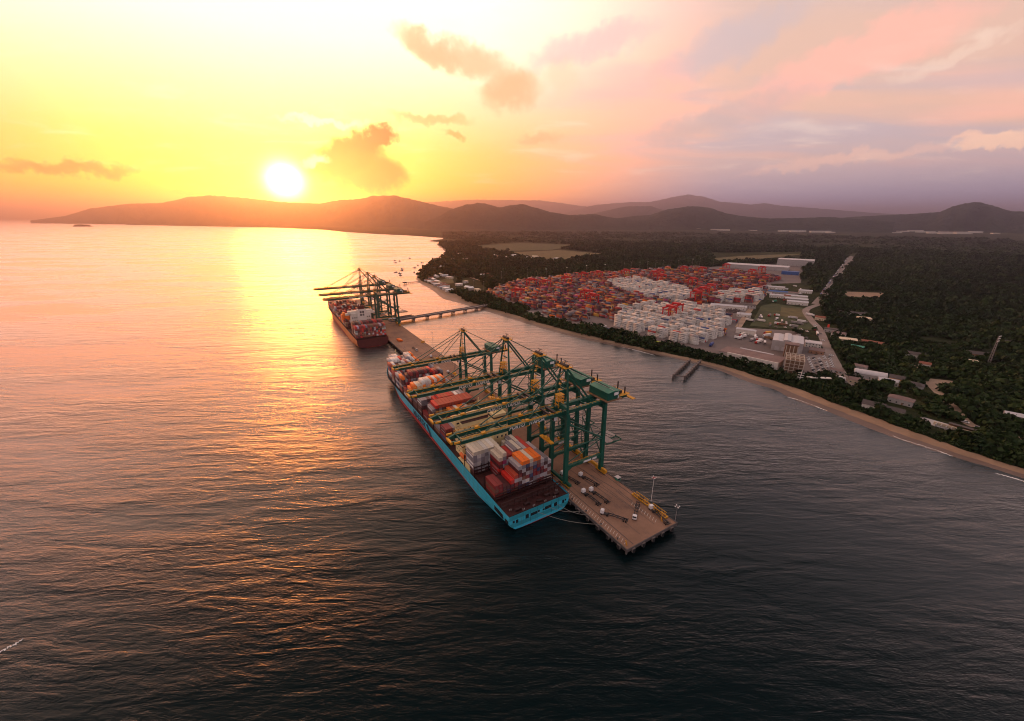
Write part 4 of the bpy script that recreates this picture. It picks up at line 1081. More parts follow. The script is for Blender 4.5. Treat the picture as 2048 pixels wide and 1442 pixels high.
# ------------------------------------------------------------------ vehicles and gear on the pier
def yard_tractor(label, p, heading, paint='truck_white', load=None):
    t = thing('yard_tractor', label, 'truck', p, heading, 'yard tractors on the pier')
    m = MB(); m.box(-1.2, 1.2, .3, 2.2, 1.0, 3.0); m.box(-1.0, 1.0, .1, .32, 1.0, 1.9); m.box(-1.1, 1.1, .5, 2.1, 3.0, 3.15); cab = m.build('cab', paint, t)
    MB().box(-1.05, 1.05, .22, .29, 1.95, 2.85).build('windscreen', 'glass_dark', cab)
    m = MB(); m.box(-1.0, 1.0, .2, 5.2, .6, .98); m.build('chassis', 'dark_steel', t)
    tr = MB(); tr.box(-.9, -.5, 4.2, 16.4, 1.2, 1.6); tr.box(.5, .9, 4.2, 16.4, 1.2, 1.6)
    for y in (4.4, 7.4, 10.4, 13.4, 16.2): tr.box(-1.25, 1.25, y - .2, y + .2, 1.22, 1.62)
    tr.build('trailer', 'dark_steel', t)
    w = MB().tube((-.16, 0, 0), (.16, 0, 0), .5, 10).mesh('wheel', 'rubber')
    for y in (1.1, 4.4, 14.0, 15.3):
        for x in (-1.05, 1.05): put('wheel', w, t, (x, y, .5))
    return t
def on_pier(px, py): return site(px, py, PZ) + Vector((0, 0, PZ + .01))
TR = [((1158, 951), (1184, 966), 'yard tractor under the nearest crane with an empty trailer'), ((1163.7, 984), (1192, 1006), 'yard tractor nearest the ship stern of a parallel pair'),
      ((1179, 981), (1213, 1005), 'yard tractor of the parallel pair on the landward side'), ((1200, 1026), (1234, 1037), 'yard tractor alone by the hatched edge stripes'),
      ((1268, 1042), (1275, 1012), 'yard tractor facing the camera near the pier end'), ((1121, 948), (1145, 962), 'yard tractor half hidden beside the ship and crane leg')]
for a, b, lab in TR:
    p, q = on_pier(*a), on_pier(*b); d = q - p
    yard_tractor(lab, p, math.atan2(-d.x, d.y))
p = on_pier(1299, 1016); t6 = yard_tractor('white yard tractor parked at the yellow spreader racks', p, TH + R(170))
for k in range(5):
    s_ = 262 + k * 31; t_ = [13, 21, 9, 24, 17][k]
    yard_tractor(['yard tractor on the open deck between the two ships', 'yard tractor near the landward rail between the ships', 'yard tractor hugging the ship side past the fourth crane', 'yard tractor by the landward edge towards the far ship', 'yard tractor just before the far ship stern'][k], pier_at(s_, t_, PZ + .01), TH + (math.pi if k % 2 else 0))
# yellow spreader frames stored at the landward edge
def spreader_rack(label, s, t):
    r = thing('spreader_frame', label, 'spreader', pier_at(s, t, PZ + .01), TH, 'yellow spreaders stored at the pier edge')
    m = MB()
    for x in (-1.2, 1.2): m.box(x - .22, x + .22, 0, 12.2, .4, 1.0)
    for y in (0, 12.2): m.box(-1.3, 1.3, y - .3, y + .3, .3, 1.15)
    m.build('frame', 'safety_yellow', r)
    m = MB()
    for x in (-1.2, 1.2):
        m.box(x - .12, x + .12, 1, 11.2, 2.7, 2.95)
        for k in range(6): m.beam((x, 1 + k * 2.0, 1.0), (x, 1 + ((k + 1) % 6) * 2.0 if k < 5 else 11, 2.7), .16)
    m.build('lattice', 'safety_yellow', r)
    MB().box(-.9, .9, 4.8, 7.4, 1.0, 2.2).build('head_block', 'dark_steel', r)
spreader_rack('yellow spreader frame at the pier corner, nearest the pier end', 5.5, 37.0)
spreader_rack('yellow spreader frame behind the corner one, beside the lamp mast', 18.6, 37.0)
m_ = MB()
kk = thing('guard_box', 'small pale green kiosk at the landward pier edge', 'kiosk', pier_at(47.5, 39.9, PZ - .6), TH)
MB().box(-1.3, 1.3, -1.3, 1.3, 0, 2.6).build('wall', 'green_roof', kk); MB().box(-1.6, 1.6, -1.6, 1.6, 2.602, 2.85).build('roof', 'metal_roof', kk); MB().box(-.9, .9, -1.34, -1.28, 1.1, 2.1).build('window', 'glass_dark', kk)
def lamp_mast(label, p, h, lit=True, group=None, r=.22, red=False):
    t = thing('light_mast', label, 'light mast', p, 0, group)
    MB().tube((0, 0, 0), (0, 0, h), r, 6, r * .5).build('pole', 'white_paint' if red else 'mast_grey', t)
    m = MB(); m.box(-1.4, 1.4, -.12, .12, h - .1, h + .1); m.box(-.12, .12, -1.4, 1.4, h + .11, h + .3)
    m.build('crossarm', 'rtg_red' if red else 'mast_grey', t)
    for x, y in ((-1.2, 0), (1.2, 0), (0, -1.2), (0, 1.2)): 
        MB().box(x - .28, x + .28, y - .28, y + .28, h + .32, h + .62).build('floodlight', 'floodlight_lit' if lit else 'white_paint', t)
    return t
lamp_mast('tall white lamp mast by the yellow spreader frames', on_pier(1302, 1003), 17.0, False, None, .2, True)
lamp_mast('thin lamp mast at the outer pier corner', on_pier(1350, 1043) , 10.0, False, None, .15)
lamp_mast('thin lamp mast on the landward pier edge between the ships', pier_at(388, 40.0, 4.5), 22.0, False, None, .2)
for k, (s, t) in enumerate([(2.2, 2.0), (5.0, 33.0)]):
    o = MB().beam((0, 0, 0), (-.2, .9, 2.6), .5).build('marker_post', 'safety_yellow', None, pier_at(s, t, PZ + .02), TH)
    tag(o, ['leaning yellow marker post at the seaward pier corner', 'yellow marker post at the landward pier end'][k], 'post')
o = MB().box(-2.5, 2.5, -1.2, 1.2, 0, 2.2).box(-2.3, 2.3, -1.0, 1.0, 2.2, 2.7).build('equipment_skip', 'plaster_orange', None, pier_at(420, 37.0, PZ + .01), TH)
tag(o, 'orange equipment skip on the landward pier edge near the far ship', 'skip')
o = MB().box(-3, 3, -6, 6, .5, 1.6).box(-2.4, 2.4, -5.5, 5.5, 1.6, 2.4).build('hatch_lid_stack', 'lifeboat_orange', None, pier_at(446, 12, PZ + .01), TH)
tag(o, 'orange hatch lid lying on the pier beside the far ship stern', 'hatch lid')
# dolphin rows of piles beside the shore
def pile_row(label, a, b, n):
    p, q = site(*a, 0), site(*b, 0); d = q - p; L = d.length; ang = math.atan2(d.y, d.x)
    t = thing('pile_row', label, 'piles', (p.x, p.y, 0), ang, 'derelict pile rows near the shore')
    m = MB(); m.box(-.5, L, -.6, .6, 3.6, 4.6); m.build('cap_beam', 'pile_concrete', t)
    pm = MB().tube((0, 0, -2), (0, 0, 3.62), .55, 8).mesh('pile', 'pile_concrete')
    for k in range(n):
        for y in (-1.0, 1.0): put('pile', pm, t, (L * k / (n - 1), y * .5, 0))
    for k in range(n): MB().box(L * k / (n - 1) - .5, L * k / (n - 1) + .5, -1.6, 1.6, 4.61, 5.1).build('headstock', 'pile_concrete', t)
pile_row('seaward row of the derelict double pile jetty', (1346, 757), (1379, 725), 9)
pile_row('landward row of the derelict double pile jetty', (1369, 760), (1400, 727), 9)
p, q = site(1347, 756, 0), site(1369, 759, 0)
o = MB().beam((p.x, p.y, 3.2), (q.x, q.y, 3.2), .9, .8).build('cross_beam', 'pile_concrete'); tag(o, 'low cross beam joining the two derelict pile rows', 'beam')

# ------------------------------------------------------------------ container yard and its setting
YF = [(966, 590), (1010, 606), (1053, 618), (1093, 634), (1145, 649), (1182, 655), (1229, 664), (1275, 677), (1340, 691), (1378, 700), (1433, 718), (1500, 733), (1560, 745)]
YB = [(1640, 758), (1625, 690), (1590, 662), (1480, 655), (1517, 605), (1538, 568), (1601, 566), (1611, 527), (1560, 527), (1480, 531), (1416, 534), (1327, 538), (1251, 544), (1200, 547), (1120, 552), (1060, 560), (1000, 572)]
yard_poly = [tuple(site(*p)[:2]) for p in YF + YB]
tag(sheet('yard_pavement', yard_poly, GZ + .10, 'asphalt_yard'), 'wide paved container yard beside the bay', kind='structure')
def px_poly(pts): return [tuple(site(*p)[:2]) for p in pts]
def patch(name, pts, z, m, label): return tag(sheet(name, px_poly(pts), z, m), label, kind='structure')
patch('grass_field', [(1500, 652), (1522, 612), (1545, 607), (1608, 616), (1628, 645), (1640, 662), (1560, 656)], GZ + .16, 'grass', 'rough grass lot between the yard and the road')
patch('grass_field', [(1562, 615), (1600, 617), (1622, 640), (1560, 632)], GZ + .24, 'dry_grass', 'yellowish dry grass in the middle of the lot')
patch('grass_field', [(1420, 517), (1480, 512), (1560, 509), (1608, 508), (1560, 514), (1490, 520), (1440, 522)], GZ + .2, 'dry_grass', 'pale grass strip behind the far warehouses')
patch('sand_clearing', [(1684, 583), (1768, 586), (1764, 602), (1744, 594), (1722, 600), (1700, 596)], GZ + .2, 'sand', 'sandy clearing in the forest')
patch('sand_clearing', [(1857, 757), (1905, 762), (1908, 771), (1866, 767)], GZ + .2, 'dirt_road', 'bare tan lot beside the track')
patch('grass_field', [(1870, 768), (1900, 772), (1890, 784), (1876, 780)], GZ + .22, 'grass', 'bright grass corner by the track')
patch('grass_field', [(880, 560), (905, 556), (908, 566), (888, 568)], GZ + .2, 'dry_grass', 'yellow green playing field in the fishing village')
patch('grass_field', [(945, 598), (975, 584), (1012, 606), (1060, 625), (1130, 650), (1182, 660), (1160, 664), (1100, 645), (1034, 624), (978, 608)], GZ + .14, 'grass', 'grass verge between the beach and the yard')
patch('grass_field', [(1635, 600), (1655, 575), (1680, 560), (1690, 580), (1668, 605), (1650, 620)], GZ + .16, 'grass', 'roadside grass by the truck queue')
patch('grass_field', [(1020, 505), (1120, 500), (1210, 508), (1130, 522), (1060, 515)], GZ + .2, 'dry_grass', 'pale clearing in the distant plain')
patch('grass_field', [(940, 492), (1040, 486), (1160, 490), (1100, 500), (1000, 502)], GZ + .2, 'grass', 'green clearing near the bay head')
patch('parking_lot', [(1610, 715), (1655, 705), (1682, 762), (1640, 757)], GZ + .2, 'asphalt_road', 'car park beside the port entrance')
road = lambda name, pts, w, label, m='asphalt_road', z=.3: tag(ribbon(name, smooth_line([site(*p) for p in pts]), w, GZ + z, m), label, kind='structure')
road('road', [(1707, 512), (1690, 535), (1668, 566), (1652, 592), (1638, 609)], 26, 'straight access road lined with waiting trucks')
road('road', [(1638, 609), (1612, 620), (1622, 640), (1638, 658), (1650, 685), (1668, 722), (1688, 757), (1702, 777)], 11, 'road running down past the port gate to the shore')
road('road', [(1433, 722), (1500, 737), (1560, 748), (1632, 763), (1700, 779), (1735, 793)], 8, 'shore road behind the beach trees', 'dirt_road', .36)
road('track', [(1822, 730), (1838, 748), (1856, 764), (1874, 782), (1890, 799), (1906, 815), (1931, 843), (1957, 856), (2001, 867), (2060, 884)], 8.5, 'pale dirt track through the trees', 'dirt_road')
road('road', [(1000, 604), (1030, 612), (1070, 626), (1120, 642), (1180, 655)], 9, 'yard perimeter road beside the stacks', 'asphalt_road', .2)
road('track', [(925, 547), (945, 556), (968, 563)], 9, 'pale village street behind the fields', 'dirt_road')
road('track', [(1476, 655), (1500, 620), (1515, 603), (1530, 588), (1540, 570)], 9, 'pale inner road along the yard fence', 'dirt_road', .26)

E1 = R(-52); E2 = E1 + R(90)
e1 = Vector((math.cos(E1), math.sin(E1), 0)); e2 = Vector((math.cos(E2), math.sin(E2), 0))
stack_poly = [tuple(site(*p)[:2]) for p in [(972, 588), (1030, 607), (1093, 628), (1150, 643), (1195, 650), (1240, 655), (1290, 672), (1345, 684), (1385, 688), (1420, 686), (1462, 655), (1470, 640), (1430, 622), (1520, 603), (1530, 585), (1525, 572), (1560, 560), (1590, 545), (1560, 536), (1480, 536), (1416, 537), (1327, 541), (1251, 547), (1200, 550), (1120, 555), (1060, 563), (1005, 574)]]
reef = [px_poly(p) for p in ([(1218, 660), (1240, 622), (1300, 614), (1350, 610), (1440, 622), (1462, 648), (1420, 688), (1375, 692), (1300, 672)],
                             [(1215, 568), (1270, 560), (1330, 572), (1385, 586), (1382, 606), (1330, 604), (1285, 596), (1225, 580)],
                             [(1432, 590), (1520, 583), (1524, 603), (1435, 607)])]
gap = [px_poly(p) for p in ([(1150, 643), (1180, 652), (1240, 660), (1222, 640), (1190, 632)], [(1330, 606), (1390, 608), (1430, 606), (1490, 606), (1480, 622), (1425, 624), (1350, 610)],
                            [(1470, 536), (1560, 530), (1612, 527), (1605, 560), (1560, 560), (1540, 552), (1500, 548), (1472, 542)])]
yr = random.Random(5)
o0 = site(969, 589)
PALY = ['rust red', 'dark red', 'maroon', 'red', 'dark red', 'orange', 'grey', 'grey', 'brown', 'yellow', 'navy', 'magenta', 'pale grey', 'maroon', 'dark red', 'maroon']
ncont = 0
for jb in range(-2, 34):
    for ib in range(-70, 52):
        hb_ = yr.choice([2, 3, 4, 4, 5]); pal = yr.sample(PALY, 5); emptyb = yr.random() < .06
        for r in range(6):
            h = max(1, hb_ + yr.choice([-2, -1, 0, 0, 0, 1]))
            y = jb * 25.0 + r * 2.75
            p = o0 + e1 * (ib * 13.2 + (9 if (ib // 7) % 2 else 0)) + e2 * y
            if ib % 8 == 0: continue
            ctr = p + e1 * 6
            if not inside(ctr, stack_poly) or any(inside(ctr, q) for q in gap): continue
            isre = any(inside(ctr, q) for q in reef)
            if emptyb: continue
            if isre:
                h = yr.choice([5, 5, 4, 3, 2, 5]) if yr.random() > .08 else 0
                if r == 5: continue
            for t in range(min(h, 6)):
                if isre: c = COL['white'] if yr.random() < .95 else COL[yr.choice(['red', 'pale grey', 'blue'])]
                elif yr.random() < .55: c = COL[yr.choice(pal)]
                else: c = COL[yr.choice(PALY)]
                k = yr.uniform(.62, .84) if isre else yr.uniform(.45, .85); mass_box((p.x, p.y, GZ + .12 + t * 2.62), E1 - R(90), tuple(min(.85, v_ * k) for v_ in c)); ncont += 1
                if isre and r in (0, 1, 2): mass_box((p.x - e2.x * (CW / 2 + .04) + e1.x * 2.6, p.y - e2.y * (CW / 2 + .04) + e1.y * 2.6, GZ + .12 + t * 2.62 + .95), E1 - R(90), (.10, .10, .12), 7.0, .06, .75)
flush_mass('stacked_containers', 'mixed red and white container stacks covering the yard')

# rubber-tyred gantry cranes
def make_rtg():
    t = thing('yard_gantry', '', 'crane', (0, 0, 0), E1, 'red yard gantry cranes over the stacks')
    for y in (-12, 12):
        for x in (-5.5, 5.5): MB().box(x - .75, x + .75, y - .7, y + .7, 2.0, 21.2).build('leg', 'rtg_red', t)
        MB().box(-7.5, 7.5, y - .8, y + .8, 1.0, 2.6).build('sill_beam', 'rtg_red', t)
        for x in (-6.4, -4.4, 4.4, 6.4): MB().tube((x, y - .4, .75), (x, y + .4, .75), .75, 8).build('wheel', 'rubber', t)
        m = MB(); m.beam((-5.5, y, 4), (5.5, y, 18), .35); m.beam((5.5, y, 4), (-5.5, y, 18), .35); m.box(-5.0, 5.0, y - .4, y + .4, 19.4, 20.8); m.build('end_brace', 'rtg_red', t)
    for x in (-5.5, 5.5): MB().box(x - .8, x + .8, -14, 14, 21.2, 23.4).build('main_beam', 'rtg_red', t)
    m = MB(); m.box(-6.5, 6.5, -4, 3, 23.5, 26.0); m.build('trolley', 'rtg_red', t)
    MB().box(-1.2, 1.2, 3.2, 5.4, 18.0, 20.8).build('operator_cab', 'white_paint', t)
    m = MB(); m.box(-6.2, 6.2, -1.3, 1.3, 15.0, 15.8); m.build('spreader', 'safety_yellow', t)
    return t
rtg = make_rtg()
RT = [(1036, 600), (1063, 577), (1133, 572), (1166, 563), (1196, 560), (1172, 603), (1184, 612), (1307, 560), (1322, 567), (1318, 556), (1367, 549), (1403, 551), (1451, 543), (1502, 556), (1522, 549), (1390, 605), (1403, 597), (1418, 590), (1337, 640), (1350, 634), (1384, 575), (1250, 556), (1090, 580)]
RT_RANK = {p: i + 1 for i, p in enumerate(sorted(RT))}
for k, p in enumerate(RT):
    w = site(*p); loc = (w.x, w.y, GZ + .12)
    lab = {0: 'red gantry crane at the trestle end of the yard', 18: 'red gantry crane among the white refrigerated stacks, nearest the camera', 19: 'red gantry crane just behind the one among white stacks', 15: 'nearest red gantry crane of the tight row beside the white stacks'}.get(k, f'red gantry crane over the stacks, {ordinal(RT_RANK[p])} from the trestle end')
    if k == 0: rtg.location = loc; rtg['label'] = lab
    else: clone(rtg, loc, E1 + (math.pi if k % 3 == 0 else 0), lab)
# light masts
LM = [(1003, 566, 30), (1055, 562, 30), (1092, 560, 30), (1133, 556, 30), (1172, 552, 30), (1209, 549, 30), (1247, 547, 32), (1261, 546, 32), (1278, 545, 32), (1294, 543, 32), (1310, 542, 32), (1325, 541, 32), (1340, 540, 32), (1355, 540, 32),
      (1383, 539, 34), (1398, 538, 34), (1425, 537, 34), (1451, 536, 34), (1516, 541, 34), (1562, 541, 36), (1607, 538, 36), (1338, 606, 27), (1393, 684, 36), (1180, 651, 26), (1487, 625, 34), (1475, 660, 34), (968, 585, 26), (948, 583, 26)]
for k, (x, y, h) in enumerate(LM):
    w = site(x, y); lit = k in (2, 3, 4, 5, 14)
    lamp_mast({22: 'tall light mast among the white stacks nearest the shed', 24: 'tall light mast behind the white yard shed', 25: 'light mast at the yard gate canopy', 23: 'light mast at the open corner of the yard', 21: 'light mast between the white and red stacks', 26: 'light mast at the trestle landing', 27: 'light mast outside the yard by the village'}.get(k, ('lit' if lit else 'unlit') + f' floodlight mast behind the yard, {ordinal(k + 1)} from the village end'), (w.x, w.y, GZ + .1), h, lit, 'light masts of the container yard', .3)

# ------------------------------------------------------------------ buildings
def building(name, label, px, ang, w, d, h, wall='plaster_white', roof='dark_roof', kind='gable', rows=1, win=4, cat='house', group=None, rh=None, overhang=.5, door=True):
    """px: photo position of the middle of the footprint"""
    p = site(*px); t = thing(name, label, cat, (p.x, p.y, GZ + .02), R(ang), group)
    MB().box(-w / 2, w / 2, -d / 2, d / 2, 0, h).build('wall', wall, t)
    rh = rh if rh is not None else d * .22; o = overhang
    m = MB(); W, Dp = w / 2 + o, d / 2 + o
    if kind == 'gable':
        m.add([(-W, -Dp, h + .02), (W, -Dp, h + .02), (W, Dp, h + .02), (-W, Dp, h + .02), (-W, 0, h + rh), (W, 0, h + rh)], [(0, 1, 5, 4), (2, 3, 4, 5), (1, 2, 5), (3, 0, 4), (3, 2, 1, 0)])
    elif kind == 'hip':
        r = max(W - Dp, .3)
        m.add([(-W, -Dp, h + .02), (W, -Dp, h + .02), (W, Dp, h + .02), (-W, Dp, h + .02), (-r, 0, h + rh), (r, 0, h + rh)], [(0, 1, 5, 4), (2, 3, 4, 5), (1, 2, 5), (3, 0, 4), (3, 2, 1, 0)])
    elif kind == 'arch':
        n = 8; v = []
        for x in (-W, W): v += [(x, -Dp * math.cos(math.pi * i / n), h + .02 + rh * math.sin(math.pi * i / n)) for i in range(n + 1)]
        m.add(v, [(i, n + 1 + i, n + 2 + i, i + 1) for i in range(n)] + [tuple(range(n + 1)), tuple(range(2 * n + 1, n, -1)), (0, n, 2 * n + 1, n + 1)])
    else:
        m.box(-W, W, -Dp, Dp, h + .02, h + .4); m.box(-W + .3, W - .3, -Dp + .3, Dp - .3, h + .41, h + .55)
    m.build('roof', roof, t)
    wm = MB().box(-.6, .6, -.05, .05, -.65, .65).mesh('window', 'glass_dark')
    for r in range(rows):
        z = 1.7 + r * 3.0
        if z + 1 > h: break
        for k in range(win):
            put('window', wm, t, (-w / 2 + (k + .5) * w / win, -d / 2, z))
        for k in range(max(1, win // 2)):
            put('window', wm, t, (-w / 2, -d / 2 + (k + .5) * d / max(1, win // 2), z), R(90))
    if door: MB().box(-.6 + w * .1, .6 + w * .1, -d / 2 - .07, -d / 2 + .05, .0, 2.2).build('door', 'brown_panel', t)
    return t
A0 = -45
# long low shed at the water side
p1, p2 = site(1452, 719), site(1553, 742); dd = p2 - p1; sa = math.atan2(dd.y, dd.x); L = dd.length
t = thing('warehouse', 'long low shed with white front wall and flat brown roof', 'warehouse', (p1.x, p1.y, GZ + .1), sa)
MB().box(0, L, 0, 30, 0, 8.6).build('wall', 'plaster_white', t); MB().box(-.4, L + .4, 1.2, 30.4, 8.62, 9.0).build('roof', 'brown_roof', t)
MB().box(-.2, L + .2, -.2, 1.18, 8.0, 9.6).build('parapet', 'plaster_white', t); MB().box(-12, -.02, 6, 34, 0, 7).build('annex', 'plaster_grey', t); MB().box(-12.3, -.3, 5.6, 34.2, 7.02, 7.3).build('annex_roof', 'brown_roof', t)
MB().box(4, L - 14, 30.5, 33.5, 8.4, 9.4).build('canopy', 'metal_roof', t)
for k in range(9): MB().box(3 + k * L / 9.2, 3.4 + k * L / 9.2, -.12, .02, 0, 8).build('pilaster', 'plaster_grey', t)
# triple-bay grey warehouse
p1, p2 = site(1541, 699), site(1603, 708); dd = p2 - p1; sa = math.atan2(dd.y, dd.x); L = dd.length
t = thing('warehouse', 'grey warehouse with three pale roof bays beside the gate', 'warehouse', (p1.x, p1.y, GZ + .1), sa)
MB().box(0, L, 0, 42, 0, 13).build('wall', 'plaster_grey', t)
for k, (a, b, z) in enumerate(((0, .36, 13.1), (.36, .60, 15.0), (.60, 1.0, 13.1))):
    x0, x1 = a * L, b * L
    m = MB(); m.add([(x0 + .2, -.3, z), (x1 - .2, -.3, z), (x1 - .2, 42.3, z), (x0 + .2, 42.3, z), ((x0 + x1) / 2, -.3, z + .9), ((x0 + x1) / 2, 42.3, z + .9)], [(0, 4, 5, 3), (4, 1, 2, 5), (0, 1, 4), (2, 3, 5), (3, 2, 1, 0)]); m.build('roof', 'metal_roof', t)
MB().box(.36 * L, .6 * L, 0, 42, 13.0, 14.98).build('raised_bay', 'plaster_grey', t)
for k in range(4): MB().box(4 + k * L / 4.4, 9 + k * L / 4.4, -.1, .04, 0, 5.5).build('door', 'metal_roof', t)
# concrete frame building beside it
p1, p2 = site(1566, 745), site(1603, 751); dd = p2 - p1; sa = math.atan2(dd.y, dd.x); L = dd.length
t = thing('frame_building', 'unfinished brown building with an open grid of pale beams', 'building', (p1.x, p1.y, GZ + .1), sa)
MB().box(.6, L - .6, 1.0, 25, 0, 15.2).build('core', 'brown_panel', t)
for k in range(5):
    x = k * L / 4; MB().box(x - .35, x + .35, -.4, .4, 0, 16.4).build('column', 'frame_concrete', t); MB().box(x - .35, x + .35, .42, 26, 15.6, 16.4).build('roof_beam', 'frame_concrete', t)
for z in (3.6, 7.4, 11.2, 15.4): MB().box(-.5, L + .5, -.55, -.42, z, z + .7).build('floor_beam', 'frame_concrete', t)
for y in (6.5, 13, 19.5, 26.4): MB().box(-.5, L + .5, y - .35, y + .35, 16.42, 17.0).build('roof_beam', 'frame_concrete', t)
p1 = site(1566, 713); t = thing('stair_tower_building', 'tall brown stair block with pale columns behind the grid building', 'building', (p1.x, p1.y, GZ + .1), sa)
MB().box(0, 14, 0, 12, 0, 16).build('wall', 'brown_panel', t)
for k in range(4): MB().box(1 + k * 4, 1.9 + k * 4, -.6, -.02, 0, 15).build('column', 'frame_concrete', t)
MB().box(-.6, 14.6, -.8, 12.6, 16.02, 16.8).build('roof', 'brown_roof', t)
building('office', 'small white office with grey roof beside the warehouse', (1625, 693), -35, 18, 15, 6, 'plaster_white', 'metal_roof', 'flat', 2, 5, 'office')
building('workshop', 'low workshop below the white office by the road', (1632, 706), -35, 16, 12, 4.5, 'brick_wall', 'brown_roof', 'gable', 1, 3, 'workshop')
building('gatehouse', 'pale portal gatehouse on the yard edge behind the shed', (1491, 668), -40, 26, 8, 7, 'plaster_white', 'metal_roof', 'gable', 1, 2, 'gatehouse')
building('yard_shed', 'long white shed inside the yard behind the refrigerated stacks', (1456, 617), -28, 62, 14, 6, 'plaster_white', 'metal_roof', 'gable', 1, 6, 'shed', None, 2.2)
building('canteen', 'white block at the end of the long yard shed', (1493, 616), -28, 30, 10, 7, 'plaster_grey', 'dark_roof', 'flat', 2, 6, 'building')
building('canteen', 'low white pavilion below the yard canteen', (1487, 633), -28, 22, 12, 4.5, 'plaster_white', 'metal_roof', 'gable', 1, 4, 'building')
for k, (x, y, c_) in enumerate(((1555, 588, 'blue_roof'), (1545, 578, 'metal_roof'), (1592, 597, 'metal_roof'), (1592, 603, 'metal_roof'), (1594, 609, 'metal_roof'), (1566, 596, 'tile_roof'), (1580, 590, 'brown_roof'), (1610, 586, 'metal_roof'), (1552, 595, 'metal_roof'), (1530, 571, 'brown_roof'))):
    building('port_office', ['blue roofed office in the administration block', 'grey roofed hall beside the blue office', 'uppermost of three parallel white roofs by the gate', 'middle of three parallel white roofs by the gate', 'lowest of three parallel white roofs by the gate',
             'terracotta roofed office among the port offices', 'brown roofed office behind the three white roofs', 'pale shed at the edge of the port offices', 'low pale annex below the blue office', 'brown roofed store at the head of the port offices'][k], (x, y), -33, [38, 50, 40, 40, 36, 26, 30, 26, 26, 24][k], 13, 6, 'plaster_white' if k % 3 else 'plaster_grey', c_, 'gable', 1, 6, 'office', 'port offices', 2.0)
building('warehouse', 'huge flat white warehouse roof behind the yard', (1512, 537), -38, 190, 60, 12, 'plaster_grey', 'metal_roof', 'flat', 1, 8, 'warehouse')
building('warehouse', 'white warehouse in the far corner of the yard', (1590, 531), -38, 110, 60, 22, 'plaster_grey', 'metal_roof', 'flat', 2, 8, 'warehouse')
building('store', 'blue container office in the far corner of the yard', (1580, 549), -38, 45, 22, 9, 'blue_roof', 'blue_roof', 'flat', 1, 4, 'store')
building('apartment_house', 'long white two storey house with dark roof in the forest', (1707, 634), -28, 44, 11, 7.5, 'plaster_white', 'dark_roof', 'gable', 2, 9, 'house', None, 2.5)
building('house', 'cream house beside the long white forest house', (1726, 645), -28, 18, 14, 8, 'plaster_cream', 'plaster_cream', 'flat', 2, 4)
building('shop', 'shop with a red sign panel at the road bend', (1662, 664), -40, 18, 10, 5, 'plaster_grey', 'dark_roof', 'flat', 1, 4, 'shop')
p = site(1655, 660); o = MB().box(-1.4, 1.4, -.4, .4, 0, 9).build('roadside_sign', 'sign_red', None, (p.x, p.y, GZ), R(-40)); tag(o, 'tall red sign panel at the road bend', 'sign')
HS = [((1676, 674), 'plaster_white', 'brown_roof', 'white house with brown roof below the red sign', 16, 11, 6), ((1694, 686), 'plaster_cream', 'plaster_cream', 'flat roofed beige house among the trees', 20, 13, 6), ((1713, 701), 'plaster_white', 'green_roof', 'small house with a bright green roof', 13, 11, 5),
      ((1745, 690), 'brick_wall', 'tile_roof', 'long tiled house half hidden behind the green roof', 30, 10, 4), ((1826, 715), 'plaster_white', 'dark_roof', 'white villa in a forest clearing', 20, 12, 5), ((1848, 733), 'plaster_white', 'tile_roof', 'small red roofed cottage by the end of the track', 10, 9, 4),
      ((1935, 727), 'plaster_cream', 'plaster_cream', 'cream bungalow near the floodlight tower', 16, 10, 4), ((1956, 713), 'brick_wall', 'dark_roof', 'dark roofed house behind the cream bungalow', 24, 12, 4), ((1715, 766), 'plaster_cream', 'brown_roof', 'low house beside the road junction', 16, 10, 4),
      ((1775, 768), 'plaster_white', 'metal_roof', 'pale house front beside the orange gable', 16, 9, 4.5), ((1790, 767), 'plaster_orange', 'dark_roof', 'orange gabled house near the shore road', 12, 12, 7), ((1826, 776), 'plaster_grey', 'dark_roof', 'grey house between the orange house and the track', 15, 11, 4.5),
      ((1745, 818), 'plaster_white', 'dark_roof', 'large dark roofed beach house', 16, 12, 5), ((1780, 826), 'plaster_white', 'dark_roof', 'long beach house wing with white porch', 18, 9, 4.5), ((1800, 806), 'plaster_grey', 'brown_roof', 'roof behind the beach house, nearer the track', 18, 10, 5),
      ((2030, 838), 'plaster_white', 'metal_roof', 'pale roofed house by the track at the frame edge', 14, 9, 4), ((1720, 738), 'plaster_grey', 'brown_roof', 'small shed roof above the arched hall', 12, 8, 4), ((2020, 690), 'plaster_white', 'dark_roof', 'lone white house deep in the forest', 14, 9, 4), ((1640, 640), 'plaster_cream', 'tile_roof', 'cream house on the road above the shop', 14, 10, 5),
      ((1672, 745), 'plaster_grey', 'brown_roof', 'guard house between the car park and the road', 12, 6, 3.5)]
for px, wl_, rf, lab, w, d, h in HS:
    building('house', lab, px, rnd.choice([-45, -40, -50, -35]), w, d, h, wl_, rf, 'flat' if rf.startswith('plaster') else rnd.choice(['gable', 'hip']), 2 if h > 5.5 else 1, max(3, w // 4), 'house')
building('arched_hall', 'hall with a long grey vaulted roof beside the shore road', (1738, 756), -38, 27, 11, 5, 'plaster_grey', 'metal_roof', 'arch', 1, 5, 'hall', None, 3.4)
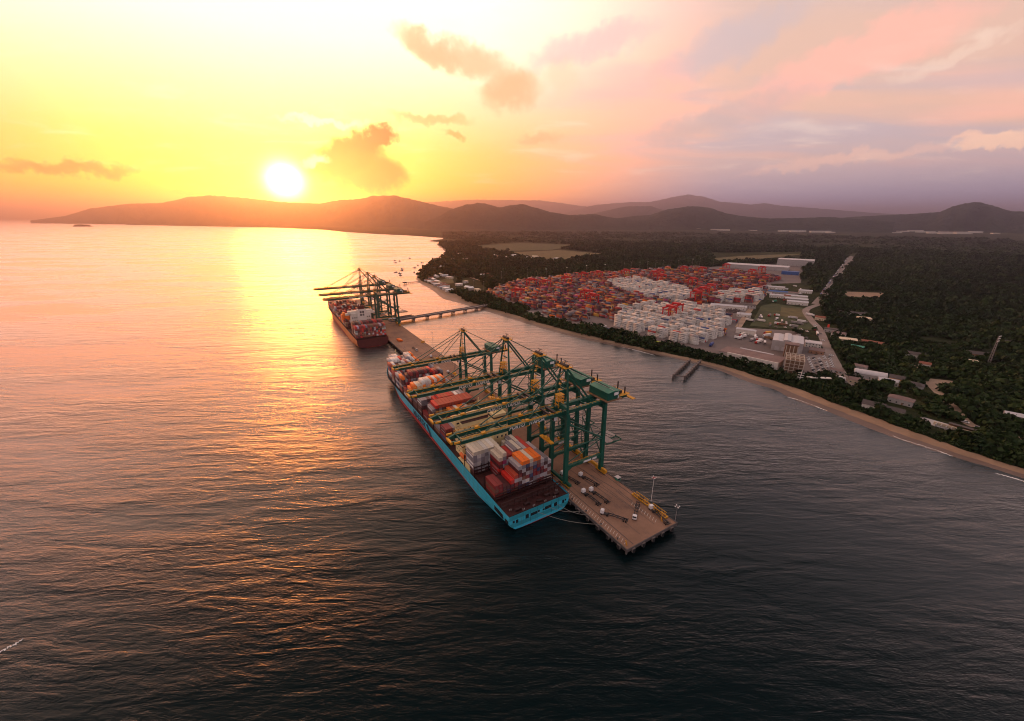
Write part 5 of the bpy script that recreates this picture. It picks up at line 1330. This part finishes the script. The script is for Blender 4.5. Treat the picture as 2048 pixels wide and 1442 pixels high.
# roofless foundation walls on the shore
p1, p2 = site(1862, 852), site(1945, 876); dd = p2 - p1; sa = math.atan2(dd.y, dd.x); L = dd.length
t = thing('foundation_walls', 'roofless house walls under construction beside the beach', 'building site', (p1.x, p1.y, GZ + .05), sa)
MB().box(-10, 10, 2, 16, 0, .25).build('slab', 'plaster_grey', t)
for k in range(8): MB().box(2 + k * L / 8, 2.4 + k * L / 8, 0, 6, 0, 2.6).build('wall', 'plaster_grey', t)
MB().box(0, L, 6.02, 6.4, 0, 2.8).build('wall', 'plaster_cream', t); MB().box(8, L, 14, 14.4, 0, 3.0).build('wall', 'brown_panel', t); MB().box(8, L, 9.5, 13.9, 3.02, 3.3).build('roof', 'dark_roof', t)
# floodlight lattice tower
p = site(1977, 727); t = thing('floodlight_tower', 'leaning lattice floodlight tower rising from the forest', 'tower', (p.x, p.y, GZ), R(20))
H_ = 34
for x, y in ((-1, -1), (1, -1), (1, 1), (-1, 1)): MB().beam((x * 1.1, y * 1.1, 0), (x * .5, y * .5, H_), .22).build('leg', 'mast_grey', t)
m = MB()
for k in range(11):
    z = k * 3.1; f = 1.1 - .6 * z / H_; g2 = 1.1 - .6 * (z + 3.1) / H_
    for a, b in (((-1, -1), (1, -1)), ((1, -1), (1, 1)), ((1, 1), (-1, 1)), ((-1, 1), (-1, -1))): m.beam((a[0] * f, a[1] * f, z), (b[0] * g2, b[1] * g2, z + 3.1), .12)
m.build('lattice', 'mast_grey', t)
for z in (28, 31, 34):
    for x in (-1.6, 0, 1.6): MB().box(x - .5, x + .5, -1.0, -.5, z, z + 1.0).build('floodlight', 'white_paint', t)
# port entrance post with crossed sign arms
p = site(1596, 771); t = thing('sign_post', 'white post with crossed arms on the shore road', 'sign post', (p.x, p.y, GZ), R(-30))
MB().tube((0, 0, 0), (.6, 0, 17), .3, 6).build('pole', 'white_paint', t)
for z in (9, 11.5, 14): MB().box(-2.4, 3.0, -.2, .2, z, z + .5).build('sign_arm', 'white_paint', t)
p = site(1612, 763); o = MB().box(0, 26, -2.2, 2.2, 4.6, 5.2).box(.5, 1.1, -.3, .3, 0, 4.6).box(12.5, 13.1, -.3, .3, 0, 4.6).box(24.8, 25.4, -.3, .3, 0, 4.6).build('gate_canopy', 'plaster_white', None, (p.x, p.y, GZ + .2), R(-8)); tag(o, 'long white canopy over the port entrance lane', 'canopy')
# village at the far side of the yard, bay-head houses
vr = random.Random(21)
def small_house(label, px, k, s=1.0):
    building('village_house', label, px, vr.choice([-60, -35, 20, 40]), vr.uniform(12, 22) * s, vr.uniform(8, 12) * s, vr.uniform(3.5, 6) * s, vr.choice(['plaster_white', 'plaster_white', 'plaster_cream', 'plaster_grey']), vr.choice(['white_paint', 'metal_roof', 'plaster_cream', 'tile_roof', 'white_paint']), vr.choice(['gable', 'gable', 'flat']), 1, 3, 'house', 'village houses by the bay')
for k, px in enumerate([(855 + i * 6.2, 562 + i * 3.0) for i in range(8)] + [(862 + i * 6.0, 558 + i * 3.2) for i in range(6)]): small_house(f'pale boat shed, {ordinal(k + 1)} in the rows along the village beach', px, k)
V1 = [(873, 554), (882, 551), (890, 553), (899, 557), (931, 566), (918, 571), (965, 552), (972, 551), (962, 554), (983, 556), (885, 536), (878, 538), (870, 540), (941, 580), (955, 583), (935, 578)]
for k, px in enumerate(V1): small_house(f'scattered pale village house, {ordinal(1 + sum(q < px for q in V1))} from the point side', px, k)
V2 = [(907, 520), (916, 507), (921, 508), (932, 520), (960, 516), (966, 508), (975, 516), (990, 514), (998, 516), (1016, 518), (1020, 517), (1027, 514), (1032, 515), (1056, 518), (1064, 519), (1070, 516), (1112, 519), (920, 511)]
for k, px in enumerate(V2): small_house(f'distant pale house in the wooded plain, {ordinal(1 + sum(q < px for q in V2))} from the bay', px, k, 1.5)
TOWN = [(1410, 460, 500), (1440, 461, 420), (1505, 462, 180), (1568, 463, 260), (1595, 464, 300), (1640, 465, 380), (1660, 466, 160), (1755, 462, 260), (1775, 463, 120), (1790, 466, 200), (1805, 464, 260), (1830, 463, 260), (1850, 465, 320), (1868, 467, 220), (1890, 468, 200), (1905, 466, 420), (1925, 468, 260), (1950, 466, 200), (1965, 464, 160), (1935, 456, 160), (2000, 457, 220), (2030, 455, 240), (1965, 455, 140), (1990, 468, 100)]
for k, (x, y, w) in enumerate(TOWN):
    building('town_block', f'pale town building below the hills, {ordinal(1 + sum(q[0] < x for q in TOWN))} from the yard side', (x, y), vr.choice([-10, -20, 15, -30]), w * .55, 50, vr.uniform(8, 22), 'plaster_white', vr.choice(['white_paint', 'metal_roof', 'plaster_cream', 'tile_roof']), 'flat', 1, 4, 'building', 'far town buildings', None, .5, False)
# scrap heap and bits in the yard
sr = random.Random(9); m = MB()
for k in range(260):
    p = site(1418 + sr.uniform(0, 62), 620 + sr.uniform(0, 7)); a = sr.uniform(0, 3); l = sr.uniform(1, 4)
    m.beam((p.x, p.y, GZ + sr.uniform(.3, 2.2)), (p.x + l * math.cos(a), p.y + l * math.sin(a), GZ + sr.uniform(.3, 3)), sr.uniform(.3, 1.2), sr.uniform(.3, 1.2))
tag(m.build('scrap_heap', 'scrap'), 'jumbled dark scrap heap in front of the long yard shed', kind='stuff')

# ------------------------------------------------------------------ vehicles ashore
def car_mesh():
    m = MB(); m.box(-.9, .9, -2.1, 2.1, .35, .95); m.add([(-.8, -1.3, .95), (.8, -1.3, .95), (.8, 1.5, .95), (-.8, 1.5, .95), (-.65, -.8, 1.5), (.65, -.8, 1.5), (.65, 1.1, 1.5), (-.65, 1.1, 1.5)], [(4, 5, 6, 7), (0, 1, 5, 4), (1, 2, 6, 5), (2, 3, 7, 6), (3, 0, 4, 7)], 1)
    for y in (-1.3, 1.3): m.box(-.92, .92, y - .33, y + .33, 0, .36, 2)
    m.box(-.62, .62, -.75, 1.05, 1.5, 1.54)
    return m
CARM = [car_mesh().mesh('car', [c, 'glass_dark', 'rubber']) for c in ('truck_white', 'mast_grey', 'truck_red', 'dark_steel')]
def car(label, px, ang, k, group):
    p = site(*px); o = put('car', CARM[k], None, (p.x, p.y, GZ + .42), R(ang)); o.scale = (1.15, 1.15, 1.15); tag(o, label, 'car', group)
vr = random.Random(4)
for r in range(5):
    for k in range(9):
        if vr.random() < .2: continue
        a, b = site(1616 + r * 10.5, 716 + r * .5 - (r > 2) * 4), site(1630 + r * 10.5, 750 + r * .8)
        p = a.lerp(b, (k + .3) / 9.5)
        kk_ = vr.choice([0, 0, 0, 0, 1, 3]); o = put('car', CARM[kk_], None, (p.x, p.y, GZ + .33), R(-60 + vr.uniform(-4, 4))); o.scale = (1.1, 1.1, 1.1)
        tag(o, f"{['white', 'grey', '', 'black'][kk_]} car, {ordinal(k + 1)} place of the {ordinal(r + 1)} row in the car park", 'car', 'cars in the port car park')
for k, (x, y, a) in enumerate([(1640, 668, 40), (1645, 682, 55), (1662, 712, 55), (1690, 766, 60), (1697, 774, 70), (1930, 846, 40), (1955, 857, 60), (1645, 612, 30), (1630, 652, 40), (1750, 770, 50), (1768, 764, 20), (1602, 660, 10), (1585, 657, 10), (1570, 656, 10), (1614, 664, 10), (1552, 655, 5), (1560, 648, 5), (1597, 671, 30), (1612, 677, 30), (1619, 683, 30)]):
    car('white car on the road or verge outside the port' if k % 3 else 'grey car on the road or verge outside the port', (x, y), a, 0 if k % 3 else 1, 'cars outside the port')
def lorry(label, p, ang, paint, box, group, l=12.5):
    t = thing('lorry', label, 'truck', (p.x, p.y, GZ + .42), ang, group)
    m = MB(); m.box(-1.25, 1.25, 0, 2.2, .7, 3.1); m.build('cab', paint, t); MB().box(-1.1, 1.1, -.06, .02, 1.9, 2.8).build('windscreen', 'glass_dark', t)
    MB().box(-1.25, 1.25, 2.7, 2.7 + l, 1.15, 3.9).build('trailer', box, t)
    for y in (1.2, 3.6, l - 1, l + .6): MB().box(-1.2, 1.2, y - .5, y + .5, 0, .7).build('wheel', 'rubber', t)
vr = random.Random(8)
qa, qb = site(1700, 517), site(1646, 599); qd = qb - qa; qang = math.atan2(qd.x, -qd.y)
side = Vector((-qd.y, qd.x, 0)).normalized()
for k in range(34):
    f = (k + .5) / 34; p = qa.lerp(qb, f) - side * 9
    if vr.random() < .12: continue
    nq = globals().get('nq', 0) + 1
    lorry(f'waiting lorry, {ordinal(nq)} from the far end of the roadside queue', p, qang, vr.choice(['truck_white', 'truck_red', 'truck_blue', 'truck_white']), vr.choice(['truck_white', 'mast_grey', 'truck_blue', 'dark_steel', 'truck_white']), 'lorries queuing on the access road', 13.5)
for k, (x, y, a, c1, c2, lab) in enumerate([(1075, 631, -125, 'truck_white', 'mast_grey', 'grey lorry on the perimeter road'), (1112, 636, 52, 'truck_white', 'lifeboat_orange', 'lorry with an orange container on the perimeter road'), (1230, 664, 52, 'truck_white', 'truck_blue', 'lorry with a blue box by the open yard corner'),
        (1213, 656, 52, 'truck_white', 'truck_white', 'white lorry near the open yard corner'), (1005, 604, 20, 'truck_red', 'lifeboat_orange', 'orange truck at the shore end of the trestle'), (1628, 633, 30, 'truck_white', 'truck_white', 'white lorry on the road past the grass lot'), (1545, 605, -60, 'truck_white', 'green_roof', 'lorry with a green trailer at the offices'),
        (1527, 583, 20, 'truck_white', 'truck_white', 'white lorry on the inner yard road'), (1420, 694, -38, 'truck_blue', 'truck_blue', 'dark blue double trailer lorry at the yard edge'), (1480, 677, -60, 'truck_white', 'truck_white', 'white tanker lorry behind the low shed'), (1528, 669, -70, 'truck_red', 'plaster_orange', 'lorry with an orange brown box near the warehouse'), (1526, 674, -70, 'truck_white', 'truck_white', 'white box lorry near the warehouse'), (1510, 688, -60, 'truck_red', 'truck_white', 'lorry parked behind the brown shed roof'), (1690, 762, 60, 'truck_white', 'truck_white', 'white van lorry at the road junction')]):
    lorry(lab, site(x, y), R(a), c1, c2, 'lorries around the port', 11 if k != 13 else 4)
lots = [px_poly(q) for q in ([(1492, 648), (1530, 626), (1560, 632), (1625, 645), (1630, 655), (1540, 655)], [(1460, 690), (1480, 668), (1535, 672), (1535, 700)], [(1530, 575), (1600, 568), (1625, 600), (1560, 606)], [(1605, 655), (1632, 655), (1640, 680), (1612, 680)])]
k = 0
while k < 46:
    q = site(vr.uniform(1455, 1645), vr.uniform(565, 705))
    if not any(inside(q, L_) for L_ in lots): continue
    lorry('lorry parked on the lots beside the port offices', q, vr.choice([E1, E1 + R(90), E1 - R(90), R(-30)]), vr.choice(['truck_white', 'truck_red', 'mast_grey']), vr.choice(['truck_white', 'mast_grey', 'plaster_white', 'brown_panel', 'metal_roof', 'truck_white']), 'lorries parked beside the port offices', vr.choice([6, 9, 12])); k += 1
p = site(1665, 779); t = thing('bus', 'white bus parked beside the shore road trees', 'bus', (p.x, p.y, GZ + .4), R(-112))
MB().box(-1.25, 1.25, 0, 13, .5, 3.2).build('body', 'truck_white', t); MB().box(-1.28, 1.28, .6, 12.6, 1.7, 2.6).build('window_band', 'glass_dark', t)
for y in (2.4, 9.8): MB().box(-1.2, 1.2, y - .5, y + .5, 0, .52).build('wheel', 'rubber', t)
for k, (x, y) in enumerate([(1266, 675), (1313, 686)]):
    p = site(x, y); o = MB().box(-1.22, 1.22, 0, 12.2, 0, 2.6).box(-1.1, 1.1, .2, 12.0, 2.6, 2.68).build('lime_container', 'lime_paint', None, (p.x, p.y, GZ + .13), E1 - R(90)); tag(o, ['lime green container at the front of the white stacks', 'lime green container beside the third white stack front'][k], 'container')
# perimeter fence posts line
fp = smooth_line([site(*q) for q in [(1190, 660), (1275, 684), (1340, 698), (1400, 711), (1452, 724), (1520, 739), (1560, 748)]], 4)
t = thing('perimeter_fence', 'low dark perimeter fence between the yard and the beach trees', 'fence', (0, 0, GZ), 0)
pm = MB().box(-.12, .12, -.12, .12, 0, 2.6).mesh('post', 'dark_steel')
for i, p in enumerate(fp): put('post', pm, t, (p.x, p.y, 0))
m = MB()
for a, b in zip(fp[:-1], fp[1:]): m.beam((a.x, a.y, 1.2), (b.x, b.y, 1.2), .06, 2.0)
m.build('mesh_panel', 'dark_steel', t)
# small jetty and boats in the bay
p1, p2 = site(838, 563, 2), site(808, 567, 2); dd = p2 - p1; sa = math.atan2(dd.y, dd.x); L = dd.length
t = thing('jetty', 'small wooden fishing jetty at the village point', 'jetty', (p1.x, p1.y, 0), sa)
MB().box(-4, L, -1.8, 1.8, 2.6, 3.2).build('deck', 'pile_concrete', t); MB().box(L - 6, L + 2, -4, 4, 3.21, 5.8).build('shelter', 'dark_roof', t)
pm = MB().tube((0, 0, -2), (0, 0, 2.6), .4, 6).mesh('pile', 'pile_concrete')
for k in range(8): put('pile', pm, t, (4 + k * (L - 6) / 7, -1.4, 0)); put('pile', pm, t, (4 + k * (L - 6) / 7, 1.4, 0))
bt = MB(); bt.add([(-1.3, 0, .9), (1.3, 0, .9), (1.5, 5, .9), (0, 9, 1.3), (-1.5, 5, .9), (-.8, .4, -.3), (.8, .4, -.3), (.9, 5, -.3), (0, 7.6, -.2), (-.9, 5, -.3)], [(0, 1, 2, 3, 4), (1, 0, 5, 6), (2, 1, 6, 7), (3, 2, 7, 8), (4, 3, 8, 9), (0, 4, 9, 5)])
bt.box(-.9, .9, 1.4, 3.6, .9, 2.7, 1); bt.beam((0, 4.2, .9), (0, 4.2, 4.6), .15, mi=1)
btm = bt.mesh('fishing_boat', ['brown_panel', 'plaster_white'])
for k, (x, y) in enumerate([(788, 522), (794, 526), (798, 523), (802, 538), (797, 547), (799, 551), (795, 545), (806, 541), (835, 531), (832, 536), (829, 545), (818, 517), (841, 526)]):
    p = site(x, y, 0); o = put('fishing_boat', btm, None, (p.x, p.y, 0), vr.uniform(0, 6)); o.scale = (1.5, 1.5, 1.5); tag(o, 'small fishing boat moored off the village point', 'boat', 'fishing boats in the bay')

# ------------------------------------------------------------------ trees
npr = np.random.RandomState(2)
def crown(n, seed):
    r = np.random.RandomState(seed)
    nb = 7; bc = np.column_stack([r.uniform(-.55, .55, nb), r.uniform(-.55, .55, nb), r.uniform(.05, .62, nb)]); br = r.uniform(.34, .55, nb)
    k = r.randint(0, nb, n)
    d = r.normal(size=(n, 3)); d[:, 2] = np.abs(d[:, 2]) * .9 - .25; d /= np.linalg.norm(d, axis=1)[:, None]
    c = bc[k] + d * (br[k] * r.uniform(.75, 1.08, n))[:, None] * np.array([1, 1, .8])
    nrm = d + r.normal(size=(n, 3)) * .45; nrm /= np.linalg.norm(nrm, axis=1)[:, None]
    ref = r.normal(size=(n, 3)); a = np.cross(nrm, ref); a /= np.linalg.norm(a, axis=1)[:, None]; b = np.cross(nrm, a)
    s = r.uniform(.12, .26, n)[:, None]
    V = np.stack([c - a * s - b * s * .7, c + a * s - b * s, c + a * s * .8 + b * s, c - a * s + b * s * .9], 1).reshape(-1, 3)
    return V
def crown_mesh(seed, n=150):
    V = crown(n, seed); return np_mesh('crown', V, np.arange(len(V)).reshape(-1, 4), ['foliage_tree'])
def trunk_mesh():
    m = MB(); m.tube((0, 0, -.4), (.02, .01, .25), .05, 6, .035)
    for a in range(4): m.tube((.02, .01, .15), (.32 * math.cos(a * 1.7), .32 * math.sin(a * 1.7), .5), .025, 5, .01)
    return m.mesh('trunk', 'bark')
CRM = [crown_mesh(100 + k) for k in range(6)]; TRM = trunk_mesh()
def tree(label, p, s, group, k, hz=1.0):
    t = thing('tree', label, 'tree', (p.x, p.y, GZ + .38 * s * hz), k * 1.3, group); t.scale = (s, s, s * hz)
    put('crown', CRM[k % 6], t); put('trunk', TRM, t)
tr = random.Random(12)
keep_out = [px_poly(p) for p in ([(1640, 605), (1720, 505), (1700, 505), (1620, 600)], [(1600, 612), (1640, 600), (1665, 680), (1712, 780), (1690, 785), (1640, 700)], [(1684, 580), (1770, 583), (1766, 603), (1690, 598)], [(1630, 640), (1672, 650), (1680, 672), (1650, 680)],
        [(1700, 735), (1760, 742), (1805, 764), (1800, 775), (1740, 775), (1705, 775)], [(1855, 752), (1912, 758), (1912, 774), (1868, 790), (1850, 765)], [(1840, 830), (1955, 850), (1950, 880), (1850, 868)], [(1815, 728), (1830, 728), (1950, 848), (2060, 876), (2060, 892), (1930, 858)],
        [(1420, 505), (1615, 504), (1600, 520), (1430, 526)], [(1475, 600), (1545, 560), (1620, 560), (1640, 610), (1690, 760), (1480, 700)], [(850, 555), (900, 550), (960, 560), (985, 590), (930, 585), (860, 575)],
        [(1000, 500), (1130, 498), (1215, 508), (1130, 524), (1050, 516)], [(930, 492), (1040, 484), (1165, 490), (1100, 502), (1000, 504)])] + [yard_poly]
house_pts = [o.location.copy() for o in C.objects if o.get('category') in ('house', 'hall', 'shop', 'building site', 'tower', 'office', 'building')]
def free(p, rad=9):
    rad = rad + 5
    if any(inside(p, q) for q in keep_out): return False
    return all((p.x - h.x) ** 2 + (p.y - h.y) ** 2 > rad * rad for h in house_pts if abs(p.x - h.x) < 60)
# individual trees: beach fringe and around the houses, big enough to be told apart
fringe = smooth_line([site(*q) for q in [(2048, 925), (1960, 897), (1880, 868), (1815, 848), (1740, 815), (1690, 792), (1650, 784), (1600, 771), (1560, 759), (1500, 741), (1450, 725)]], 10)
kt = 0
for i, p in enumerate(fringe):
    q = p + Vector((tr.uniform(-4, 4), tr.uniform(0, 9), 0))
    if any(inside(q, k) for k in keep_out[4:8]): continue
    tree(f'leafy beach fringe tree, {ordinal(i + 1)} along from the right frame edge' if i < 99 else 'leafy beach fringe tree farthest from the frame edge', q, tr.uniform(4.2, 7.0) * (.42 if i > 66 else .8), 'trees along the beach', kt, tr.uniform(.9, 1.2)); kt += 1
n = 0
while n < 110:
    q = site(tr.uniform(1690, 2060), tr.uniform(690, 905))
    if not free(q, 8) or q.y < 190 or not inside(q, land_poly): continue
    tree('broad dark tree standing among the houses near the shore', q, tr.uniform(4.2, 8.2), 'trees among the shore houses', kt, tr.uniform(.8, 1.15)); kt += 1; n += 1
for x, y, s in [(838, 552, 14), (842, 545, 15), (848, 540, 16), (856, 535, 17), (862, 529, 18), (868, 527, 16), (876, 521, 14), (884, 515, 13), (840, 558, 11), (920, 562, 15), (917, 566, 12), (1548, 729, 9), (1505, 735, 10), (1462, 728, 9), (1600, 668, 8), (1628, 661, 8), (1590, 666, 9)]:
    tree('tall tree on the wooded village point' if x < 900 else 'single round tree standing beside the port buildings or village', site(x, y), s * .62, 'trees at the point and port', kt); kt += 1

def scatter(name, label, pts, sizes, n_leaf, seed, zsq=1.0):
    T = [crown(n_leaf, seed + k) for k in range(6)]
    r = np.random.RandomState(seed); V = []; Cc = []
    for (x, y), s in zip(pts, sizes):
        c = T[r.randint(6)]; a = r.uniform(0, 6.3); ca, sa = math.cos(a), math.sin(a)
        P_ = c * s
        V.append(np.column_stack([P_[:, 0] * ca - P_[:, 1] * sa + x, P_[:, 0] * sa + P_[:, 1] * ca + y, P_[:, 2] * zsq * r.uniform(.8, 1.25) + GZ + s * .12]))
        v_ = min(1, max(0, .45 + .38 * math.sin(x * .013 + 1.1) * math.sin(y * .011 + .4 + .006 * x) + r.uniform(-.35, .35))) if r.uniform() > .05 else 1.0; Cc.append(np.full((len(c), 4), v_))
    V = np.concatenate(V); Cc = np.concatenate(Cc)
    o = put(name, np_mesh(name, V, np.arange(len(V)).reshape(-1, 4), ['foliage_mass'], Cc)); return tag(o, label, kind='stuff')
# forest mass inland
pts, sz = [], []
fr = random.Random(33)
land_near = land_poly
tries = 0
while len(pts) < 17500 and tries < 150000:
    tries += 1
    d = 230 * (2900 / 230) ** fr.random() ** .85; a = R(fr.uniform(-12, 58))
    p = Vector((d * math.sin(a), d * math.cos(a), 0))
    if not inside(p, land_near) or not free(p, 8): continue
    if any(abs(p.x - w_.x) + abs(p.y - w_.y) < 8 for w_ in vl[:60]): continue
    if math.sin(p.x * .021 + 2 * math.sin(p.y * .009)) * math.sin(p.y * .017 + 1.7) > .72 and fr.random() < .85: continue
    pts.append((p.x, p.y)); sz.append((3.4 + d / 270.0) * fr.choice([.6, .8, 1.0, 1.0, 1.15, 1.5]))
scatter('forest', 'dense dark green forest covering the coastal plain', pts, sz, 34, 60)
pts, sz = [], []
tries = 0
while len(pts) < 4200 and tries < 60000:
    tries += 1
    d = 2700 * (5000 / 2700) ** fr.random(); a = R(fr.uniform(-9, 54)); p = Vector((d * math.sin(a), d * math.cos(a), 0))
    if not inside(p, land_poly) or any(inside(p, q) for q in keep_out[-3:-1]): continue
    if math.sin(p.x * .004 + 1.5 * math.sin(p.y * .0021)) * math.sin(p.y * .0052) > .62: continue
    pts.append((p.x, p.y)); sz.append(fr.uniform(14, 34) * d / 4000)
scatter('forest', 'distant tree clumps dotted over the plain before the hills', pts, sz, 18, 75, .45)
# low scrub along beach and verge
pts, sz = [], []
for i in range(2600):
    k = fr.randrange(2, 110); f = fr.random(); p = vl[k].lerp(vl[k + 1], f); nrm_ = (vl[k] - wl[k]); L_ = nrm_.length
    if L_ < .3: continue
    q = p + nrm_.normalized() * fr.uniform(0, 11 if k < 52 else 14)
    if inside(q, yard_poly) or any(inside(q, kq) for kq in (keep_out[6],)): continue
    pts.append((q.x, q.y)); sz.append(fr.uniform(1.3, 3.0) * (.8 if k > 48 else 1.0))
scatter('shrubbery', 'low dark scrub along the top of the beach', pts, sz, 22, 90, .8)

# ------------------------------------------------------------------ haze
hz = MB().box(-EXT - 600, EXT + 600, -9600, EXT + 600, -1.5, 1000).build('haze', [])
hm = bpy.data.materials.new('haze_air'); hm.use_nodes = True
t = hm.node_tree; t.nodes.clear()
pv = t.nodes.new('ShaderNodeVolumePrincipled'); ou = t.nodes.new('ShaderNodeOutputMaterial')
pv.inputs['Color'].default_value = (0.80, 0.74, 0.95, 1); pv.inputs['Density'].default_value = 7.0e-5; pv.inputs['Anisotropy'].default_value = 0.86
t.links.new(pv.outputs[0], ou.inputs['Volume'])
hz.data.materials.clear(); hz.data.materials.append(hm)
tag(hz, 'warm sunset haze lying over the bay and plain', kind='stuff')
